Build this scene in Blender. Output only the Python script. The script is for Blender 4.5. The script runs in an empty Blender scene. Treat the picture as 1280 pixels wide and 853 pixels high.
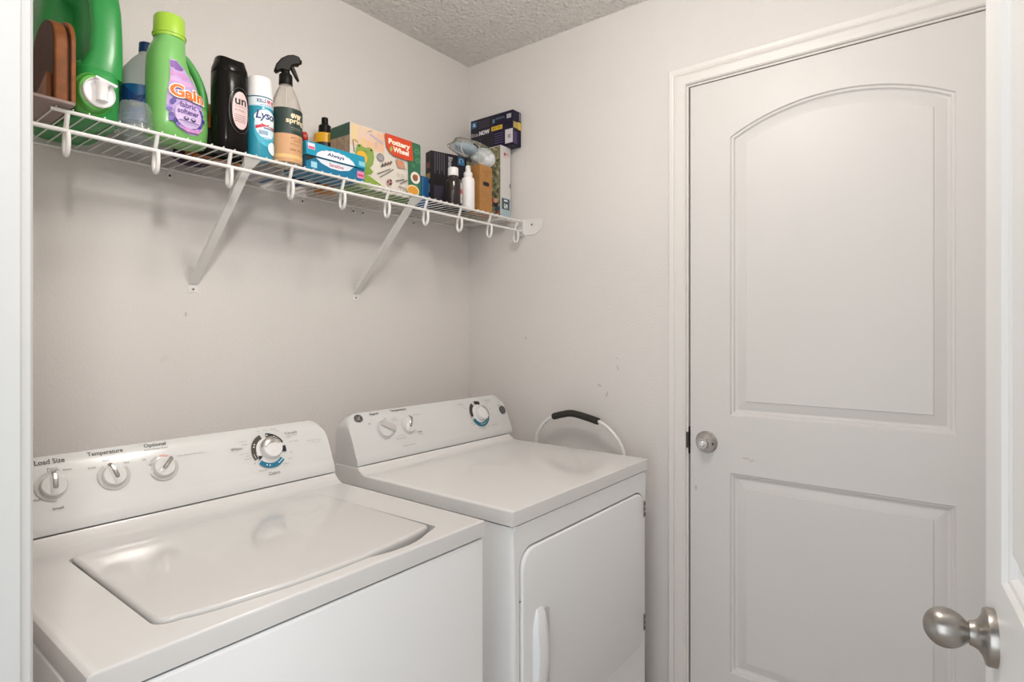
import bpy, bmesh, math, random
from mathutils import Vector, Matrix
random.seed(7)
S = bpy.context.scene
COL = S.collection
PI = math.pi

# ------------------------------------------------------------------ camera
cam = bpy.data.cameras.new('camera')
cam.sensor_fit = 'HORIZONTAL'; cam.sensor_width = 36.0
cam.lens = 36.0 * 729.0 / 1280.0
cam.shift_y = -(426.5 - 413.0) / 1280.0
cam.clip_start = 0.01
camo = bpy.data.objects.new('camera', cam); COL.objects.link(camo)
camo.location = (-1.8156, -1.6551, 1.30)
camo.rotation_euler = (PI / 2, 0, math.radians(38.1 - 90))
S.camera = camo

# ------------------------------------------------------------------ world, lamps, exposure
w = bpy.data.worlds.new('hall_daylight'); S.world = w; w.use_nodes = True
w.node_tree.nodes['Background'].inputs[0].default_value = (0.86, 0.93, 1.0, 1)
w.node_tree.nodes['Background'].inputs[1].default_value = 0.08

def area(name, loc, aim, sx, sy, power, color):
    l = bpy.data.lights.new(name, 'AREA'); l.shape = 'RECTANGLE'; l.size = sx; l.size_y = sy
    l.energy = power; l.color = color
    o = bpy.data.objects.new(name, l); COL.objects.link(o); o.location = loc
    o.rotation_euler = (Vector(aim) - Vector(loc)).to_track_quat('-Z', 'Y').to_euler()
    return o
def bulb(name, loc, r, power, color):
    l = bpy.data.lights.new(name, 'POINT'); l.shadow_soft_size = r; l.energy = power; l.color = color
    o = bpy.data.objects.new(name, l); COL.objects.link(o); o.location = loc; return o
bulb('ceiling_lamp_light', (-0.97, -1.08, 2.25), 0.09, 14.6, (1.0, 0.945, 0.885))
area('hall_lamp_light', (-2.00, -2.05, 2.08), (-0.9, 0.0, 1.5), 0.18, 0.18, 13.0, (1.0, 0.965, 0.92))
area('hall_daylight_fill', (-3.6, -1.35, 1.20), (-1.4, -1.3, 1.0), 2.6, 2.2, 42.0, (0.88, 0.95, 1.0))  # added area light standing in for daylight from the unseen hall
area('hall_side_daylight_fill', (-3.0, -3.0, 1.35), (-1.4, -1.1, 1.0), 1.4, 2.0, 9.0, (0.84, 0.93, 1.0))  # second added area light for hall daylight, no window known there

vs = S.view_settings
S.display_settings.display_device = 'sRGB'
vs.view_transform = 'Standard'; vs.look = 'None'; vs.gamma = 1.0; vs.exposure = 0.27
vs.use_curve_mapping = False
S.cycles.use_denoising = True
S.cycles.max_bounces = 14
S.cycles.diffuse_bounces = 8
S.cycles.transparent_max_bounces = 16

# ------------------------------------------------------------------ materials
MATS = {}
def s2l(c):
    return tuple((v / 12.92 if v <= 0.04045 else ((v + 0.055) / 1.055) ** 2.4) for v in c)
def hexl(h):
    h = h.lstrip('#')
    return s2l(tuple(int(h[i:i + 2], 16) / 255.0 for i in (0, 2, 4)))
def mat(name, color, rough=0.5, metal=0.0, coat=0.0, var=0.0, vscale=8.0, bump=0.0, bscale=100.0, bdetail=2.0, bdist=0.004,
        trans=0.0, ior=1.45, alpha=1.0, spec=0.5, aniso=0.0, rvar=0.0):
    if name in MATS: return MATS[name]
    m = bpy.data.materials.new(name); m.use_nodes = True; MATS[name] = m
    nt = m.node_tree; b = nt.nodes['Principled BSDF']
    if isinstance(color, str): color = hexl(color)
    c = (*color, 1)
    b.inputs['Base Color'].default_value = c
    b.inputs['Roughness'].default_value = rough
    b.inputs['Metallic'].default_value = metal
    b.inputs['Coat Weight'].default_value = coat
    b.inputs['Coat Roughness'].default_value = 0.1
    b.inputs['Transmission Weight'].default_value = trans
    b.inputs['IOR'].default_value = ior
    b.inputs['Alpha'].default_value = alpha
    b.inputs['Specular IOR Level'].default_value = spec
    b.inputs['Anisotropic'].default_value = aniso
    tc = nt.nodes.new('ShaderNodeTexCoord')
    if var > 0 or rvar > 0:
        n = nt.nodes.new('ShaderNodeTexNoise'); n.inputs['Scale'].default_value = vscale; n.inputs['Detail'].default_value = 4
        nt.links.new(tc.outputs['Object'], n.inputs['Vector'])
        if var > 0:
            r = nt.nodes.new('ShaderNodeValToRGB')
            r.color_ramp.elements[0].position = 0.3; r.color_ramp.elements[1].position = 0.7
            r.color_ramp.elements[0].color = (*[v * (1 - var) for v in color], 1)
            r.color_ramp.elements[1].color = (*[min(1, v * (1 + var)) for v in color], 1)
            nt.links.new(n.outputs['Fac'], r.inputs['Fac']); nt.links.new(r.outputs['Color'], b.inputs['Base Color'])
        if rvar > 0:
            mr = nt.nodes.new('ShaderNodeMapRange')
            mr.inputs['From Min'].default_value = 0.3; mr.inputs['From Max'].default_value = 0.7
            mr.inputs['To Min'].default_value = max(0.02, rough - rvar); mr.inputs['To Max'].default_value = rough + rvar
            nt.links.new(n.outputs['Fac'], mr.inputs['Value']); nt.links.new(mr.outputs['Result'], b.inputs['Roughness'])
    if bump > 0:
        n2 = nt.nodes.new('ShaderNodeTexNoise'); n2.inputs['Scale'].default_value = bscale; n2.inputs['Detail'].default_value = bdetail
        nt.links.new(tc.outputs['Object'], n2.inputs['Vector'])
        bp = nt.nodes.new('ShaderNodeBump'); bp.inputs['Strength'].default_value = bump; bp.inputs['Distance'].default_value = bdist
        nt.links.new(n2.outputs['Fac'], bp.inputs['Height']); nt.links.new(bp.outputs['Normal'], b.inputs['Normal'])
    return m

def scuffed(m, color, dirt, scale, lo, hi, box=None, strength=1.0):
    """grime marks: small noise blotches of another colour mixed over a paint"""
    nt = m.node_tree; b = nt.nodes['Principled BSDF']
    tc = nt.nodes.new('ShaderNodeTexCoord'); n = nt.nodes.new('ShaderNodeTexNoise')
    n.inputs['Scale'].default_value = scale; n.inputs['Detail'].default_value = 6; n.inputs['Roughness'].default_value = 0.65
    nt.links.new(tc.outputs['Object'], n.inputs['Vector'])
    r = nt.nodes.new('ShaderNodeMapRange'); r.inputs['From Min'].default_value = lo; r.inputs['From Max'].default_value = hi
    r.inputs['To Max'].default_value = strength
    nt.links.new(n.outputs['Fac'], r.inputs['Value'])
    mx = nt.nodes.new('ShaderNodeMix'); mx.data_type = 'RGBA'
    if b.inputs['Base Color'].links: nt.links.new(b.inputs['Base Color'].links[0].from_socket, mx.inputs[6])
    else: mx.inputs[6].default_value = b.inputs['Base Color'].default_value
    mx.inputs[7].default_value = (*dirt, 1)
    nt.links.new(r.outputs['Result'], mx.inputs[0]); nt.links.new(mx.outputs[2], b.inputs['Base Color'])

def ink(h, rough=0.45):
    return mat('print_' + h.lstrip('#') + ('' if rough == 0.45 else '_%d' % int(rough * 100)), h, rough)

WALL = mat('wall_paint', (0.700, 0.670, 0.648), 0.62, bump=0.30, bscale=150, var=0.015, vscale=2.5)
scuffed(WALL, None, (0.36, 0.32, 0.29), 7.0, 0.69, 0.80, strength=0.35)
CEIL = mat('ceiling_texture', (0.87, 0.84, 0.81), 0.85, bump=1.0, bscale=70, bdetail=4, bdist=0.03)
DOORP = mat('door_paint', (0.685, 0.664, 0.648), 0.42, bump=0.05, bscale=240, var=0.012, vscale=3)
scuffed(DOORP, None, (0.34, 0.31, 0.28), 11.0, 0.70, 0.80, strength=0.3)
TRIMP = mat('trim_paint', (0.730, 0.700, 0.672), 0.38, bump=0.04, bscale=200)
scuffed(TRIMP, None, (0.30, 0.27, 0.24), 14.0, 0.68, 0.80, strength=0.35)
NDOOR = mat('brightened_door_paint', (0.80, 0.80, 0.795), 0.4, bump=0.03, bscale=150)  # the jamb's white made paler so this face looks better lit
JAMBP = mat('dimmed_jamb_paint', (0.60, 0.605, 0.605), 0.4, bump=0.03, bscale=150)  # white trim darkened to offset the strong light from the hall
ENAMEL = mat('white_enamel', (0.745, 0.735, 0.725), 0.18, coat=0.4, bump=0.025, bscale=9, bdetail=1)
scuffed(ENAMEL, None, (0.52, 0.46, 0.41), 6.0, 0.66, 0.85, strength=0.3)
WENAM = mat('dimmed_washer_enamel', (0.655, 0.645, 0.637), 0.20, coat=0.4, bump=0.025, bscale=9, bdetail=1)  # same white as the dryer top, darkened to offset the lamp overhead
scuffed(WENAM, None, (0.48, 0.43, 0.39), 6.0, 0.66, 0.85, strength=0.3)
LIDM = mat('dimmed_lid_enamel', (0.605, 0.592, 0.582), 0.10, coat=0.7, bump=0.06, bscale=13, bdetail=1)  # washer white darkened further against the lamp close above the lid
CABM = mat('brightened_cabinet_enamel', (0.86, 0.865, 0.875), 0.35, coat=0.1)  # same white made paler so the upright fronts look better lit
PLAST = mat('console_plastic', (0.65, 0.652, 0.645), 0.15, coat=0.3, var=0.01)
GREYP = mat('console_side_plastic', (0.50, 0.50, 0.485), 0.4)
GAPSHADE = mat('dark_gap', (0.02, 0.02, 0.02), 0.8)  # near-black that paints the shade inside gaps and holes
WIREW = mat('white_vinyl_wire', (0.76, 0.745, 0.725), 0.33)
STEEL = mat('brushed_nickel', (0.40, 0.375, 0.35), 0.33, metal=1.0, aniso=0.4)
CHROME = mat('satin_chrome', (0.56, 0.54, 0.52), 0.2, metal=1.0)
PTR = mat('silver_pointer', (0.45, 0.43, 0.40), 0.25, metal=1.0)
DARKM = mat('dark_metal', (0.10, 0.09, 0.085), 0.4, metal=0.8)
FOAM = mat('black_foam', (0.030, 0.027, 0.024), 0.75, bump=0.2, bscale=400)
FLOORM = mat('floor_tile', (0.50, 0.45, 0.40), 0.45, var=0.05, vscale=5)

# ------------------------------------------------------------------ geometry helpers
class MB:
    def __init__(s): s.v = []; s.f = []; s.m = []; s.mi = 0
    def add(s, vs_, fs_):
        o = len(s.v); s.v += [tuple(p) for p in vs_]
        for f in fs_: s.f.append(tuple(i + o for i in f)); s.m.append(s.mi)
        return s
    def box(s, x0, x1, y0, y1, z0, z1, M=None):
        p = [(x, y, z) for z in (z0, z1) for y in (y0, y1) for x in (x0, x1)]
        if M is not None: p = [M @ Vector(q) for q in p]
        return s.add(p, [(0, 2, 3, 1), (4, 5, 7, 6), (0, 1, 5, 4), (2, 6, 7, 3), (0, 4, 6, 2), (1, 3, 7, 5)])
    def loft(s, rings, cap0=True, cap1=True, closed=True):
        n = len(rings[0]); vs_ = [p for r in rings for p in r]; fs_ = []
        for i in range(len(rings) - 1):
            for j in range(n if closed else n - 1):
                k = (j + 1) % n
                fs_.append((i * n + j, i * n + k, (i + 1) * n + k, (i + 1) * n + j))
        if cap0: fs_.append(tuple(reversed(range(n))))
        if cap1: fs_.append(tuple(range((len(rings) - 1) * n, len(rings) * n)))
        return s.add(vs_, fs_)
    def lathe(s, prof, N=28, M=None, cap0=True, cap1=True):
        """prof: (radius, height) pairs about +Z, placed by matrix M"""
        rings = []
        for r, h in prof:
            ring = [Vector((r * math.cos(2 * PI * j / N), r * math.sin(2 * PI * j / N), h)) for j in range(N)]
            rings.append([M @ q for q in ring] if M is not None else ring)
        return s.loft(rings, cap0, cap1)
    def tube(s, pts, r, N=8, closed=False, caps=True):
        pts = [Vector(p) for p in pts]; n = len(pts); rings = []
        up = None
        for i, p in enumerate(pts):
            a = pts[(i - 1) % n] if (closed or i > 0) else p
            b = pts[(i + 1) % n] if (closed or i < n - 1) else p
            t = (b - a).normalized()
            if up is None:
                up = Vector((0, 0, 1)) if abs(t.z) < 0.9 else Vector((1, 0, 0))
            x = t.cross(up).normalized(); y = x.cross(t).normalized(); up = y
            rr = r[i] if isinstance(r, (list, tuple)) else r
            rings.append([p + rr * (math.cos(2 * PI * j / N) * x + math.sin(2 * PI * j / N) * y) for j in range(N)])
        if closed: rings.append(rings[0])
        return s.loft(rings, caps and not closed, caps and not closed)
    def prism(s, poly, a0, a1, fn):
        """poly: 2-D outline, fn(u, v, a) -> point"""
        n = len(poly)
        vs_ = [fn(u, v, a0) for u, v in poly] + [fn(u, v, a1) for u, v in poly]
        fs_ = [tuple(reversed(range(n))), tuple(range(n, 2 * n))] + [(i, (i + 1) % n, n + (i + 1) % n, n + i) for i in range(n)]
        return s.add(vs_, fs_)
    def build(s, name, mats, parent=None, smooth=None, bevel=0, segs=2, fix=True):
        me = bpy.data.meshes.new(name)
        me.from_pydata(s.v, [], s.f); me.update()
        if not isinstance(mats, (list, tuple)): mats = [mats]
        for m in mats: me.materials.append(m)
        me.polygons.foreach_set('material_index', s.m)
        if fix:
            bm = bmesh.new(); bm.from_mesh(me)
            bmesh.ops.remove_doubles(bm, verts=bm.verts, dist=1e-6)
            bmesh.ops.recalc_face_normals(bm, faces=bm.faces); bm.to_mesh(me); bm.free()
        o = bpy.data.objects.new(name, me); COL.objects.link(o)
        if parent: o.parent = parent
        if smooth is not None:
            me.polygons.foreach_set('use_smooth', [True] * len(me.polygons))
            me.set_sharp_from_angle(angle=math.radians(smooth))
        if bevel:
            bv = o.modifiers.new('bevel', 'BEVEL'); bv.width = bevel; bv.segments = segs; bv.limit_method = 'ANGLE'
            bv.angle_limit = math.radians(40)
            me.polygons.foreach_set('use_smooth', [True] * len(me.polygons))
            me.set_sharp_from_angle(angle=math.radians(50)); 
            wn = o.modifiers.new('wn', 'WEIGHTED_NORMAL'); wn.keep_sharp = True
        return o

def tag(o, label, cat, group=None):
    o['label'] = label; o['category'] = cat
    if group: o['group'] = group
    return o
def struct(o, label=None, cat=None):
    o['kind'] = 'structure'
    if label: o['label'] = label
    if cat: o['category'] = cat
    return o
def thing(name, label, cat, loc=(0, 0, 0), rz=0.0, group=None):
    o = bpy.data.objects.new(name, None); COL.objects.link(o)
    o.empty_display_size = 0.03
    o.location = loc; o.rotation_euler = (0, 0, rz)
    return tag(o, label, cat, group)

def rrect(x0, x1, y0, y1, r, n=5):
    pts = []
    for cx, cy, a in ((x1 - r, y1 - r, 0), (x0 + r, y1 - r, 90), (x0 + r, y0 + r, 180), (x1 - r, y0 + r, 270)):
        for i in range(n + 1):
            t = math.radians(a + 90 * i / n); pts.append((cx + r * math.cos(t), cy + r * math.sin(t)))
    return pts
def sering(z, cx, cy, rx, ry, n=2.0, N=32):
    out = []
    for j in range(N):
        a = 2 * PI * j / N; c = math.cos(a); q = math.sin(a)
        out.append((cx + rx * math.copysign(abs(c) ** (2 / n), c), cy + ry * math.copysign(abs(q) ** (2 / n), q), z))
    return out
def smoothpath(pts, k=6):
    """Catmull-Rom through points"""
    P = [Vector(p) for p in pts]; out = []
    for i in range(len(P) - 1):
        a = P[max(i - 1, 0)]; b = P[i]; c = P[i + 1]; d = P[min(i + 2, len(P) - 1)]
        for j in range(k):
            t = j / k
            out.append(0.5 * ((2 * b) + (c - a) * t + (2 * a - 5 * b + 4 * c - d) * t * t + (3 * b - a - 3 * c + d) * t ** 3))
    out.append(P[-1]); return out
def frame(o, x, y, z):
    """matrix with given axes as columns at origin o"""
    x, y, z, o = Vector(x), Vector(y), Vector(z), Vector(o)
    return Matrix(((x.x, y.x, z.x, o.x), (x.y, y.y, z.y, o.y), (x.z, y.z, z.z, o.z), (0, 0, 0, 1)))
def axis(o, n):
    n = Vector(n).normalized(); x = n.orthogonal().normalized(); return frame(o, x, n.cross(x), n)

_tc = {}
def text_mesh(s, bold=0.0, shear=0.0, space=1.0):
    k = (s, bold, shear, space)
    if k in _tc: return _tc[k]
    c = bpy.data.curves.new('t', 'FONT'); c.body = s; c.size = 1.0; c.offset = bold; c.shear = shear
    c.space_character = space; c.resolution_u = 3
    o = bpy.data.objects.new('t', c); COL.objects.link(o)
    dg = bpy.context.evaluated_depsgraph_get(); dg.update()
    me = bpy.data.meshes.new_from_object(o.evaluated_get(dg))
    bm = bmesh.new(); bm.from_mesh(me); bmesh.ops.triangulate(bm, faces=bm.faces)
    for _ in range(2):
        le = [e for e in bm.edges if e.calc_length() > 0.22]
        if le: bmesh.ops.subdivide_edges(bm, edges=le, cuts=1, use_grid_fill=False); bmesh.ops.triangulate(bm, faces=bm.faces)
    bm.to_mesh(me); bm.free()
    vs_ = [(v.co.x, v.co.y) for v in me.vertices]; fs_ = [tuple(p.vertices) for p in me.polygons]
    bpy.data.objects.remove(o); bpy.data.curves.remove(c); bpy.data.meshes.remove(me)
    x0 = min(v[0] for v in vs_); x1 = max(v[0] for v in vs_); y0 = min(v[1] for v in vs_); y1 = max(v[1] for v in vs_)
    _tc[k] = (vs_, fs_, x0, x1, y0, y1); return _tc[k]

class Print:
    """flat ink on a surface; fn(u, v, h) -> point, h is height above the surface"""
    def __init__(s, fn, h0=0.0003, dh=0.00012): s.fn = fn; s.els = []; s.cur = None; s.h = h0; s.dh = dh
    def _m(s, m):
        s.cur = ink(m) if isinstance(m, str) else m; s.h += s.dh
    def _add(s, v, f): s.els.append(([tuple(p) for p in v], f, s.cur))
    def poly(s, pts, m, rings=3):
        s._m(m); n = len(pts); cx = sum(p[0] for p in pts) / n; cy = sum(p[1] for p in pts) / n
        vs_ = [s.fn(cx, cy, s.h)]; fs_ = []
        for k in range(1, rings + 1):
            f = k / rings
            vs_ += [s.fn(cx + (x - cx) * f, cy + (y - cy) * f, s.h) for x, y in pts]
        for j in range(n):
            fs_.append((0, 1 + j, 1 + (j + 1) % n))
            for k in range(rings - 1):
                a = 1 + k * n; b = a + n
                fs_.append((a + j, b + j, b + (j + 1) % n, a + (j + 1) % n))
        s._add(vs_, fs_); return s
    def rect(s, x0, x1, y0, y1, m, nx=1, ny=1):
        s._m(m)
        vs_ = [s.fn(x0 + (x1 - x0) * i / nx, y0 + (y1 - y0) * j / ny, s.h) for j in range(ny + 1) for i in range(nx + 1)]
        fs_ = [(j * (nx + 1) + i, j * (nx + 1) + i + 1, (j + 1) * (nx + 1) + i + 1, (j + 1) * (nx + 1) + i) for j in range(ny) for i in range(nx)]
        s._add(vs_, fs_); return s
    def ellipse(s, cx, cy, rx, ry, m, n=28, rot=0.0, rings=3):
        ca, sa = math.cos(rot), math.sin(rot)
        return s.poly([(cx + rx * math.cos(a) * ca - ry * math.sin(a) * sa, cy + rx * math.cos(a) * sa + ry * math.sin(a) * ca)
                       for a in (2 * PI * i / n for i in range(n))], m, rings)
    def arc(s, cx, cy, r0, r1, a0, a1, m, n=18, ky=1.0):
        s._m(m); vs_ = []
        for i in range(n + 1):
            a = math.radians(a0 + (a1 - a0) * i / n)
            for r in (r0, r1): vs_.append(s.fn(cx + r * math.cos(a), cy + r * ky * math.sin(a), s.h))
        s._add(vs_, [(2 * i, 2 * i + 1, 2 * i + 3, 2 * i + 2) for i in range(n)]); return s
    def line(s, x0, y0, x1, y1, wd, m):
        d = Vector((x1 - x0, y1 - y0)).normalized(); p = Vector((-d.y, d.x)) * wd / 2
        return s.poly([(x0 + p.x, y0 + p.y), (x0 - p.x, y0 - p.y), (x1 - p.x, y1 - p.y), (x1 + p.x, y1 + p.y)], m, 1)
    def text(s, t, x0, x1, y0, y1, m, bold=0.0, shear=0.0, rot=0.0, space=1.0):
        s._m(m); vs_, fs_, a0, a1, b0, b1 = text_mesh(t, bold, shear, space)
        cx, cy = (x0 + x1) / 2, (y0 + y1) / 2; ca, sa = math.cos(rot), math.sin(rot); out = []
        for x, y in vs_:
            u = (x - (a0 + a1) / 2) / (a1 - a0) * (x1 - x0); v = (y - (b0 + b1) / 2) / (b1 - b0) * (y1 - y0)
            out.append(s.fn(cx + u * ca - v * sa, cy + u * sa + v * ca, s.h))
        s._add(out, fs_); return s
    def build(s, name, parent):
        """one part for each cluster of ink that stands apart from the rest"""
        n = len(s.els); bb = []
        for v, f, m in s.els:
            lo = [min(p[k] for p in v) for k in range(3)]; hi = [max(p[k] for p in v) for k in range(3)]
            bb.append((lo, hi, max(hi[k] - lo[k] for k in range(3))))
        g = list(range(n))
        def root(i):
            while g[i] != i: i = g[i]
            return i
        for i in range(n):
            for j in range(i):
                d = math.sqrt(sum(max(0.0, bb[i][0][k] - bb[j][1][k], bb[j][0][k] - bb[i][1][k]) ** 2 for k in range(3)))
                if d < 0.017: g[root(i)] = root(j)
        cl = {}
        for i in range(n): cl.setdefault(root(i), []).append(i)
        out = []
        for ids in cl.values():
            mb = MB(); mats = []
            for i in ids:
                v, f, m = s.els[i]
                if m not in mats: mats.append(m)
                mb.mi = mats.index(m); mb.add(v, f)
            out.append(mb.build(name, mats, parent, fix=False))
        return out[0]

# ------------------------------------------------------------------ room shell
CZ = 2.405
XL, XO = -1.668, -1.783       # left wall faces
YF = -1.90                    # front wall
OY0, OY1, OZ = -1.775, -0.951, 2.062   # entry opening
o = MB().box(XL - 0.12, 0.12, 0.0, 0.12, 0.0, CZ).build('wall_back', WALL); struct(o)
m = MB(); DY0, DY1, DZ = -1.790, -0.932, 2.093
m.box(0, 0.12, DY1, 0.0, 0, CZ); m.box(0, 0.12, YF - 0.12, DY0, 0, CZ); m.box(0, 0.12, DY0, DY1, DZ, CZ)
struct(m.build('wall_right', WALL))
m = MB(); m.box(XO, XL, OY1 + 0.018, 0.0, 0, CZ); m.box(XO, XL, YF - 0.12, OY0 - 0.018, 0, CZ); m.box(XO, XL, OY0 - 0.018, OY1 + 0.018, OZ + 0.018, CZ)
struct(m.build('wall_left', WALL))
struct(MB().box(XL, 0.0, YF - 0.12, YF, 0, CZ).build('wall_front', WALL))
struct(MB().box(XL - 0.12, 0.12, YF - 0.12, 0.12, CZ, CZ + 0.1).build('ceiling', CEIL))
struct(MB().box(-4.6, 0.12, -3.6, 0.12, -0.1, 0.0).build('floor', FLOORM))

# ---- casing profile swept round a door opening (mitred)
CAS = [(0.0, 0.0), (0.0, 0.007), (0.004, 0.010), (0.012, 0.0105), (0.020, 0.013), (0.028, 0.0135), (0.033, 0.0165), (0.038, 0.0135), (0.044, 0.0165), (0.052, 0.018), (0.0555, 0.016), (0.057, 0.0)]
def casing(ya, yb, zt, fn, name, m_, parent):
    """opening from ya (high y) to yb (low y); fn(y, z, depth)"""
    mb = MB(); rings = []
    for st in range(4):
        ring = []
        for a, d in CAS:
            y, z = ((ya + a, 0.0), (ya + a, zt + a), (yb - a, zt + a), (yb - a, 0.0))[st]
            ring.append(fn(y, z, d))
        rings.append(ring)
    mb.loft(rings); return mb.build(name, m_, parent, smooth=25)

# ---- garage door in the right wall -------------------------------------------------
trim1 = MB()
JY1, JY0, JZ = -0.9485, -1.7685, 2.0775          # jamb faces
trim1.box(0.0, 0.11, JY1, DY1, 0, JZ); trim1.box(0.0, 0.11, DY0, JY0, 0, JZ); trim1.box(0.0, 0.11, DY0, DY1, JZ, DZ)
trim1.box(0.046, 0.058, JY1 - 0.012, JY1, 0, JZ); trim1.box(0.046, 0.058, JY0, JY0 + 0.012, 0, JZ); trim1.box(0.046, 0.058, JY0, JY1, JZ - 0.012, JZ)
trim_1 = struct(trim1.build('trim_1', TRIMP))
casing(JY1 + 0.006, JY0 - 0.006, JZ + 0.006, lambda y, z, d: (-d, y, z), 'casing', TRIMP, trim_1)
sp = MB(); sp.box(-0.0006, 0.03, JY1 - 0.0012, JY1 + 0.0006, 0.905, 0.992)
sp.box(-0.007, 0.0, JY1 - 0.002, JY1 + 0.0045, 0.925, 0.975)
sp.build('strike_plate', DARKM, trim_1, bevel=0.001)
MB().box(0.044, 0.047, JY0, JY1, 0.0, JZ).build('gap_shade_sheet', GAPSHADE, trim_1)  # black sheet behind the whole slab, painting shade into the edge gaps

def arch_loop(x0, x1, z0, zs, rise, inset, n=20):
    """panel outline inset from its edges; rise = sagitta of the top arch (0: flat)"""
    a, b, c = x0 + inset, x1 - inset, z0 + inset
    if rise <= 0: return [(a, c), (b, c), (b, zs - inset), (a, zs - inset)]
    h = (x1 - x0) / 2; R = (h * h + rise * rise) / (2 * rise); cz = zs + rise - R; cx = (x0 + x1) / 2; r = R - inset
    pts = [(a, c), (b, c)]
    for i in range(n + 1):
        x = b + (a - b) * i / n; pts.append((x, cz + math.sqrt(r * r - (x - cx) ** 2)))
    return pts
PPROF = [(0.0, 0.0), (0.003, 0.0050), (0.008, 0.0060), (0.012, 0.0120), (0.018, 0.0140), (0.042, 0.0050), (0.0445, 0.0050), (0.046, 0.0020)]
def moulded_door(name, W, H, T, stile, panels, fn, m_):
    """W x H slab, face at depth 0, body behind to depth T; fn(u, v, depth)"""
    bm = bmesh.new()
    def loop(pts, d):
        vs_ = [bm.verts.new(fn(u, v, d)) for u, v in pts]
        return vs_, [bm.edges.new((vs_[i], vs_[(i + 1) % len(vs_)])) for i in range(len(vs_))]
    edges = []
    rect = [(0, 0), (W, 0), (W, H), (0, H)]
    v0, e = loop(rect, 0.0); edges += e
    for p in panels: edges += loop(arch_loop(*p, 0.0), 0.0)[1]
    bmesh.ops.triangle_fill(bm, use_beauty=True, use_dissolve=False, edges=edges)
    v1 = [bm.verts.new(fn(u, v, T)) for u, v in rect]
    for i in range(4): bm.faces.new((v0[i], v0[(i + 1) % 4], v1[(i + 1) % 4], v1[i]))
    bm.faces.new(v1)
    bmesh.ops.recalc_face_normals(bm, faces=bm.faces)
    me = bpy.data.meshes.new(name); bm.to_mesh(me); bm.free(); me.materials.append(m_)
    d = bpy.data.objects.new(name, me); COL.objects.link(d); struct(d)
    for p in panels:
        mb = MB(); mb.loft([[fn(u, v, dd) for u, v in arch_loop(*p, i)] for i, dd in PPROF], cap0=False)
        mb.build('panel', m_, d, smooth=22)
    return d
fn1 = lambda u, v, d: (0.003 + d, JY1 - 0.0055 - u, 0.006 + v)      # u from the latch side
W1 = (JY1 - JY0) - 0.009
U = lambda y: JY1 - 0.0055 - y
door_1 = moulded_door('door_1', W1, 2.0685, 0.040, 0.126,
    [(U(-1.0785), U(-1.6295), 1.039 - 0.006, 1.893 - 0.006, 0.073), (U(-1.0785), U(-1.6295), 0.249 - 0.006, 0.8625 - 0.006, 0)], fn1, DOORP)
kn = MB(); Mk = axis((0.003, -1.006, 0.949), (-1, 0, 0))
kn.lathe([(0.0345, 0), (0.0345, 0.003), (0.031, 0.006), (0.0195, 0.026), (0.0185, 0.028), (0.0165, 0.029), (0.0165, 0.037), (0.015, 0.039)], 36, Mk)
kob = kn.build('door_knob', CHROME, door_1, smooth=35)
MB().lathe([(0.0085, 0.0388), (0.0085, 0.042), (0.0065, 0.0435)], 20, Mk).build('turn_button', mat('polished_chrome', (0.75, 0.74, 0.72), 0.12, metal=1), kob, smooth=30)
Mh = axis((0.003 - 0.0175, -1.030, 0.9475), (-0.86, -0.5, 0))
MB().lathe([(0.0036, -0.003), (0.0036, 0.0012)], 12, Mh).build('set_hole', GAPSHADE, kob)

# ---- entry opening: jamb and casing, door standing open -----------------------------
t2 = MB()
t2.box(XO, XL, OY1, OY1 + 0.018, 0, OZ); t2.box(XO, XL, OY0 - 0.018, OY0, 0, OZ); t2.box(XO, XL, OY0 - 0.018, OY1 + 0.018, OZ, OZ + 0.018)
t2.box(XO + 0.03, XO + 0.063, OY1 - 0.011, OY1, 0, OZ); t2.box(XO + 0.03, XO + 0.063, OY0, OY0 + 0.011, 0, OZ); t2.box(XO + 0.03, XO + 0.063, OY0, OY1, OZ - 0.011, OZ)
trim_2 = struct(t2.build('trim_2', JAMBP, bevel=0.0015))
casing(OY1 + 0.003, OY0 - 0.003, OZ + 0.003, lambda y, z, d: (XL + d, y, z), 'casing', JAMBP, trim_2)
PH = math.radians(6.4); ua = Vector((math.cos(PH), math.sin(PH), 0)); na = Vector((-math.sin(PH), math.cos(PH), 0))
E2 = Vector((-0.900, -1.671, 0.0)); W2 = 0.745
fn2 = lambda u, v, d: tuple(E2 - ua * u - na * d + Vector((0, 0, 0.010 + v)))
door_2 = moulded_door('door_2', W2, 2.032, 0.035, 0.105,
    [(0.100, W2 - 0.100, 1.018, 1.865, 0.065), (0.100, W2 - 0.100, 0.24, 0.845, 0)], fn2, NDOOR)
K2 = E2 - ua * 0.063 + Vector((0, 0, 0.953)); Mk = axis(K2, na)
MB().lathe([(0.0315, 0), (0.0315, 0.0075), (0.0300, 0.0095), (0.0225, 0.0115), (0.0165, 0.0155), (0.0145, 0.0190), (0.0130, 0.0235)], 40, Mk).build('rosette', STEEL, door_2, smooth=40)
kb = MB(); prof = [(0.0112, 0.0225), (0.0112, 0.0245)]
for i in range(0, 19):
    a = -0.76 + (PI / 2 + 0.76) * i / 18
    r = 0.0222 * math.cos(a); h = 0.0465 + (0.0245 if a < 0 else 0.0205) * math.sin(a)
    if r > 0.0005 and h > 0.0250: prof.append((max(r, 0.0006), h))
kb.lathe(prof, 40, Mk).build('door_knob', STEEL, door_2, smooth=60)
hb = MB()
for z in (0.25, 1.03, 1.80):
    hb.lathe([(0.006, z - 0.045), (0.006, z + 0.045)], 12, Matrix.Translation(Vector(fn2(W2 + 0.004, 0, -0.004)).to_3d() * 1.0 - Vector((0, 0, 0.010))))
hb.build('hinge', STEEL, door_2)

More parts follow.
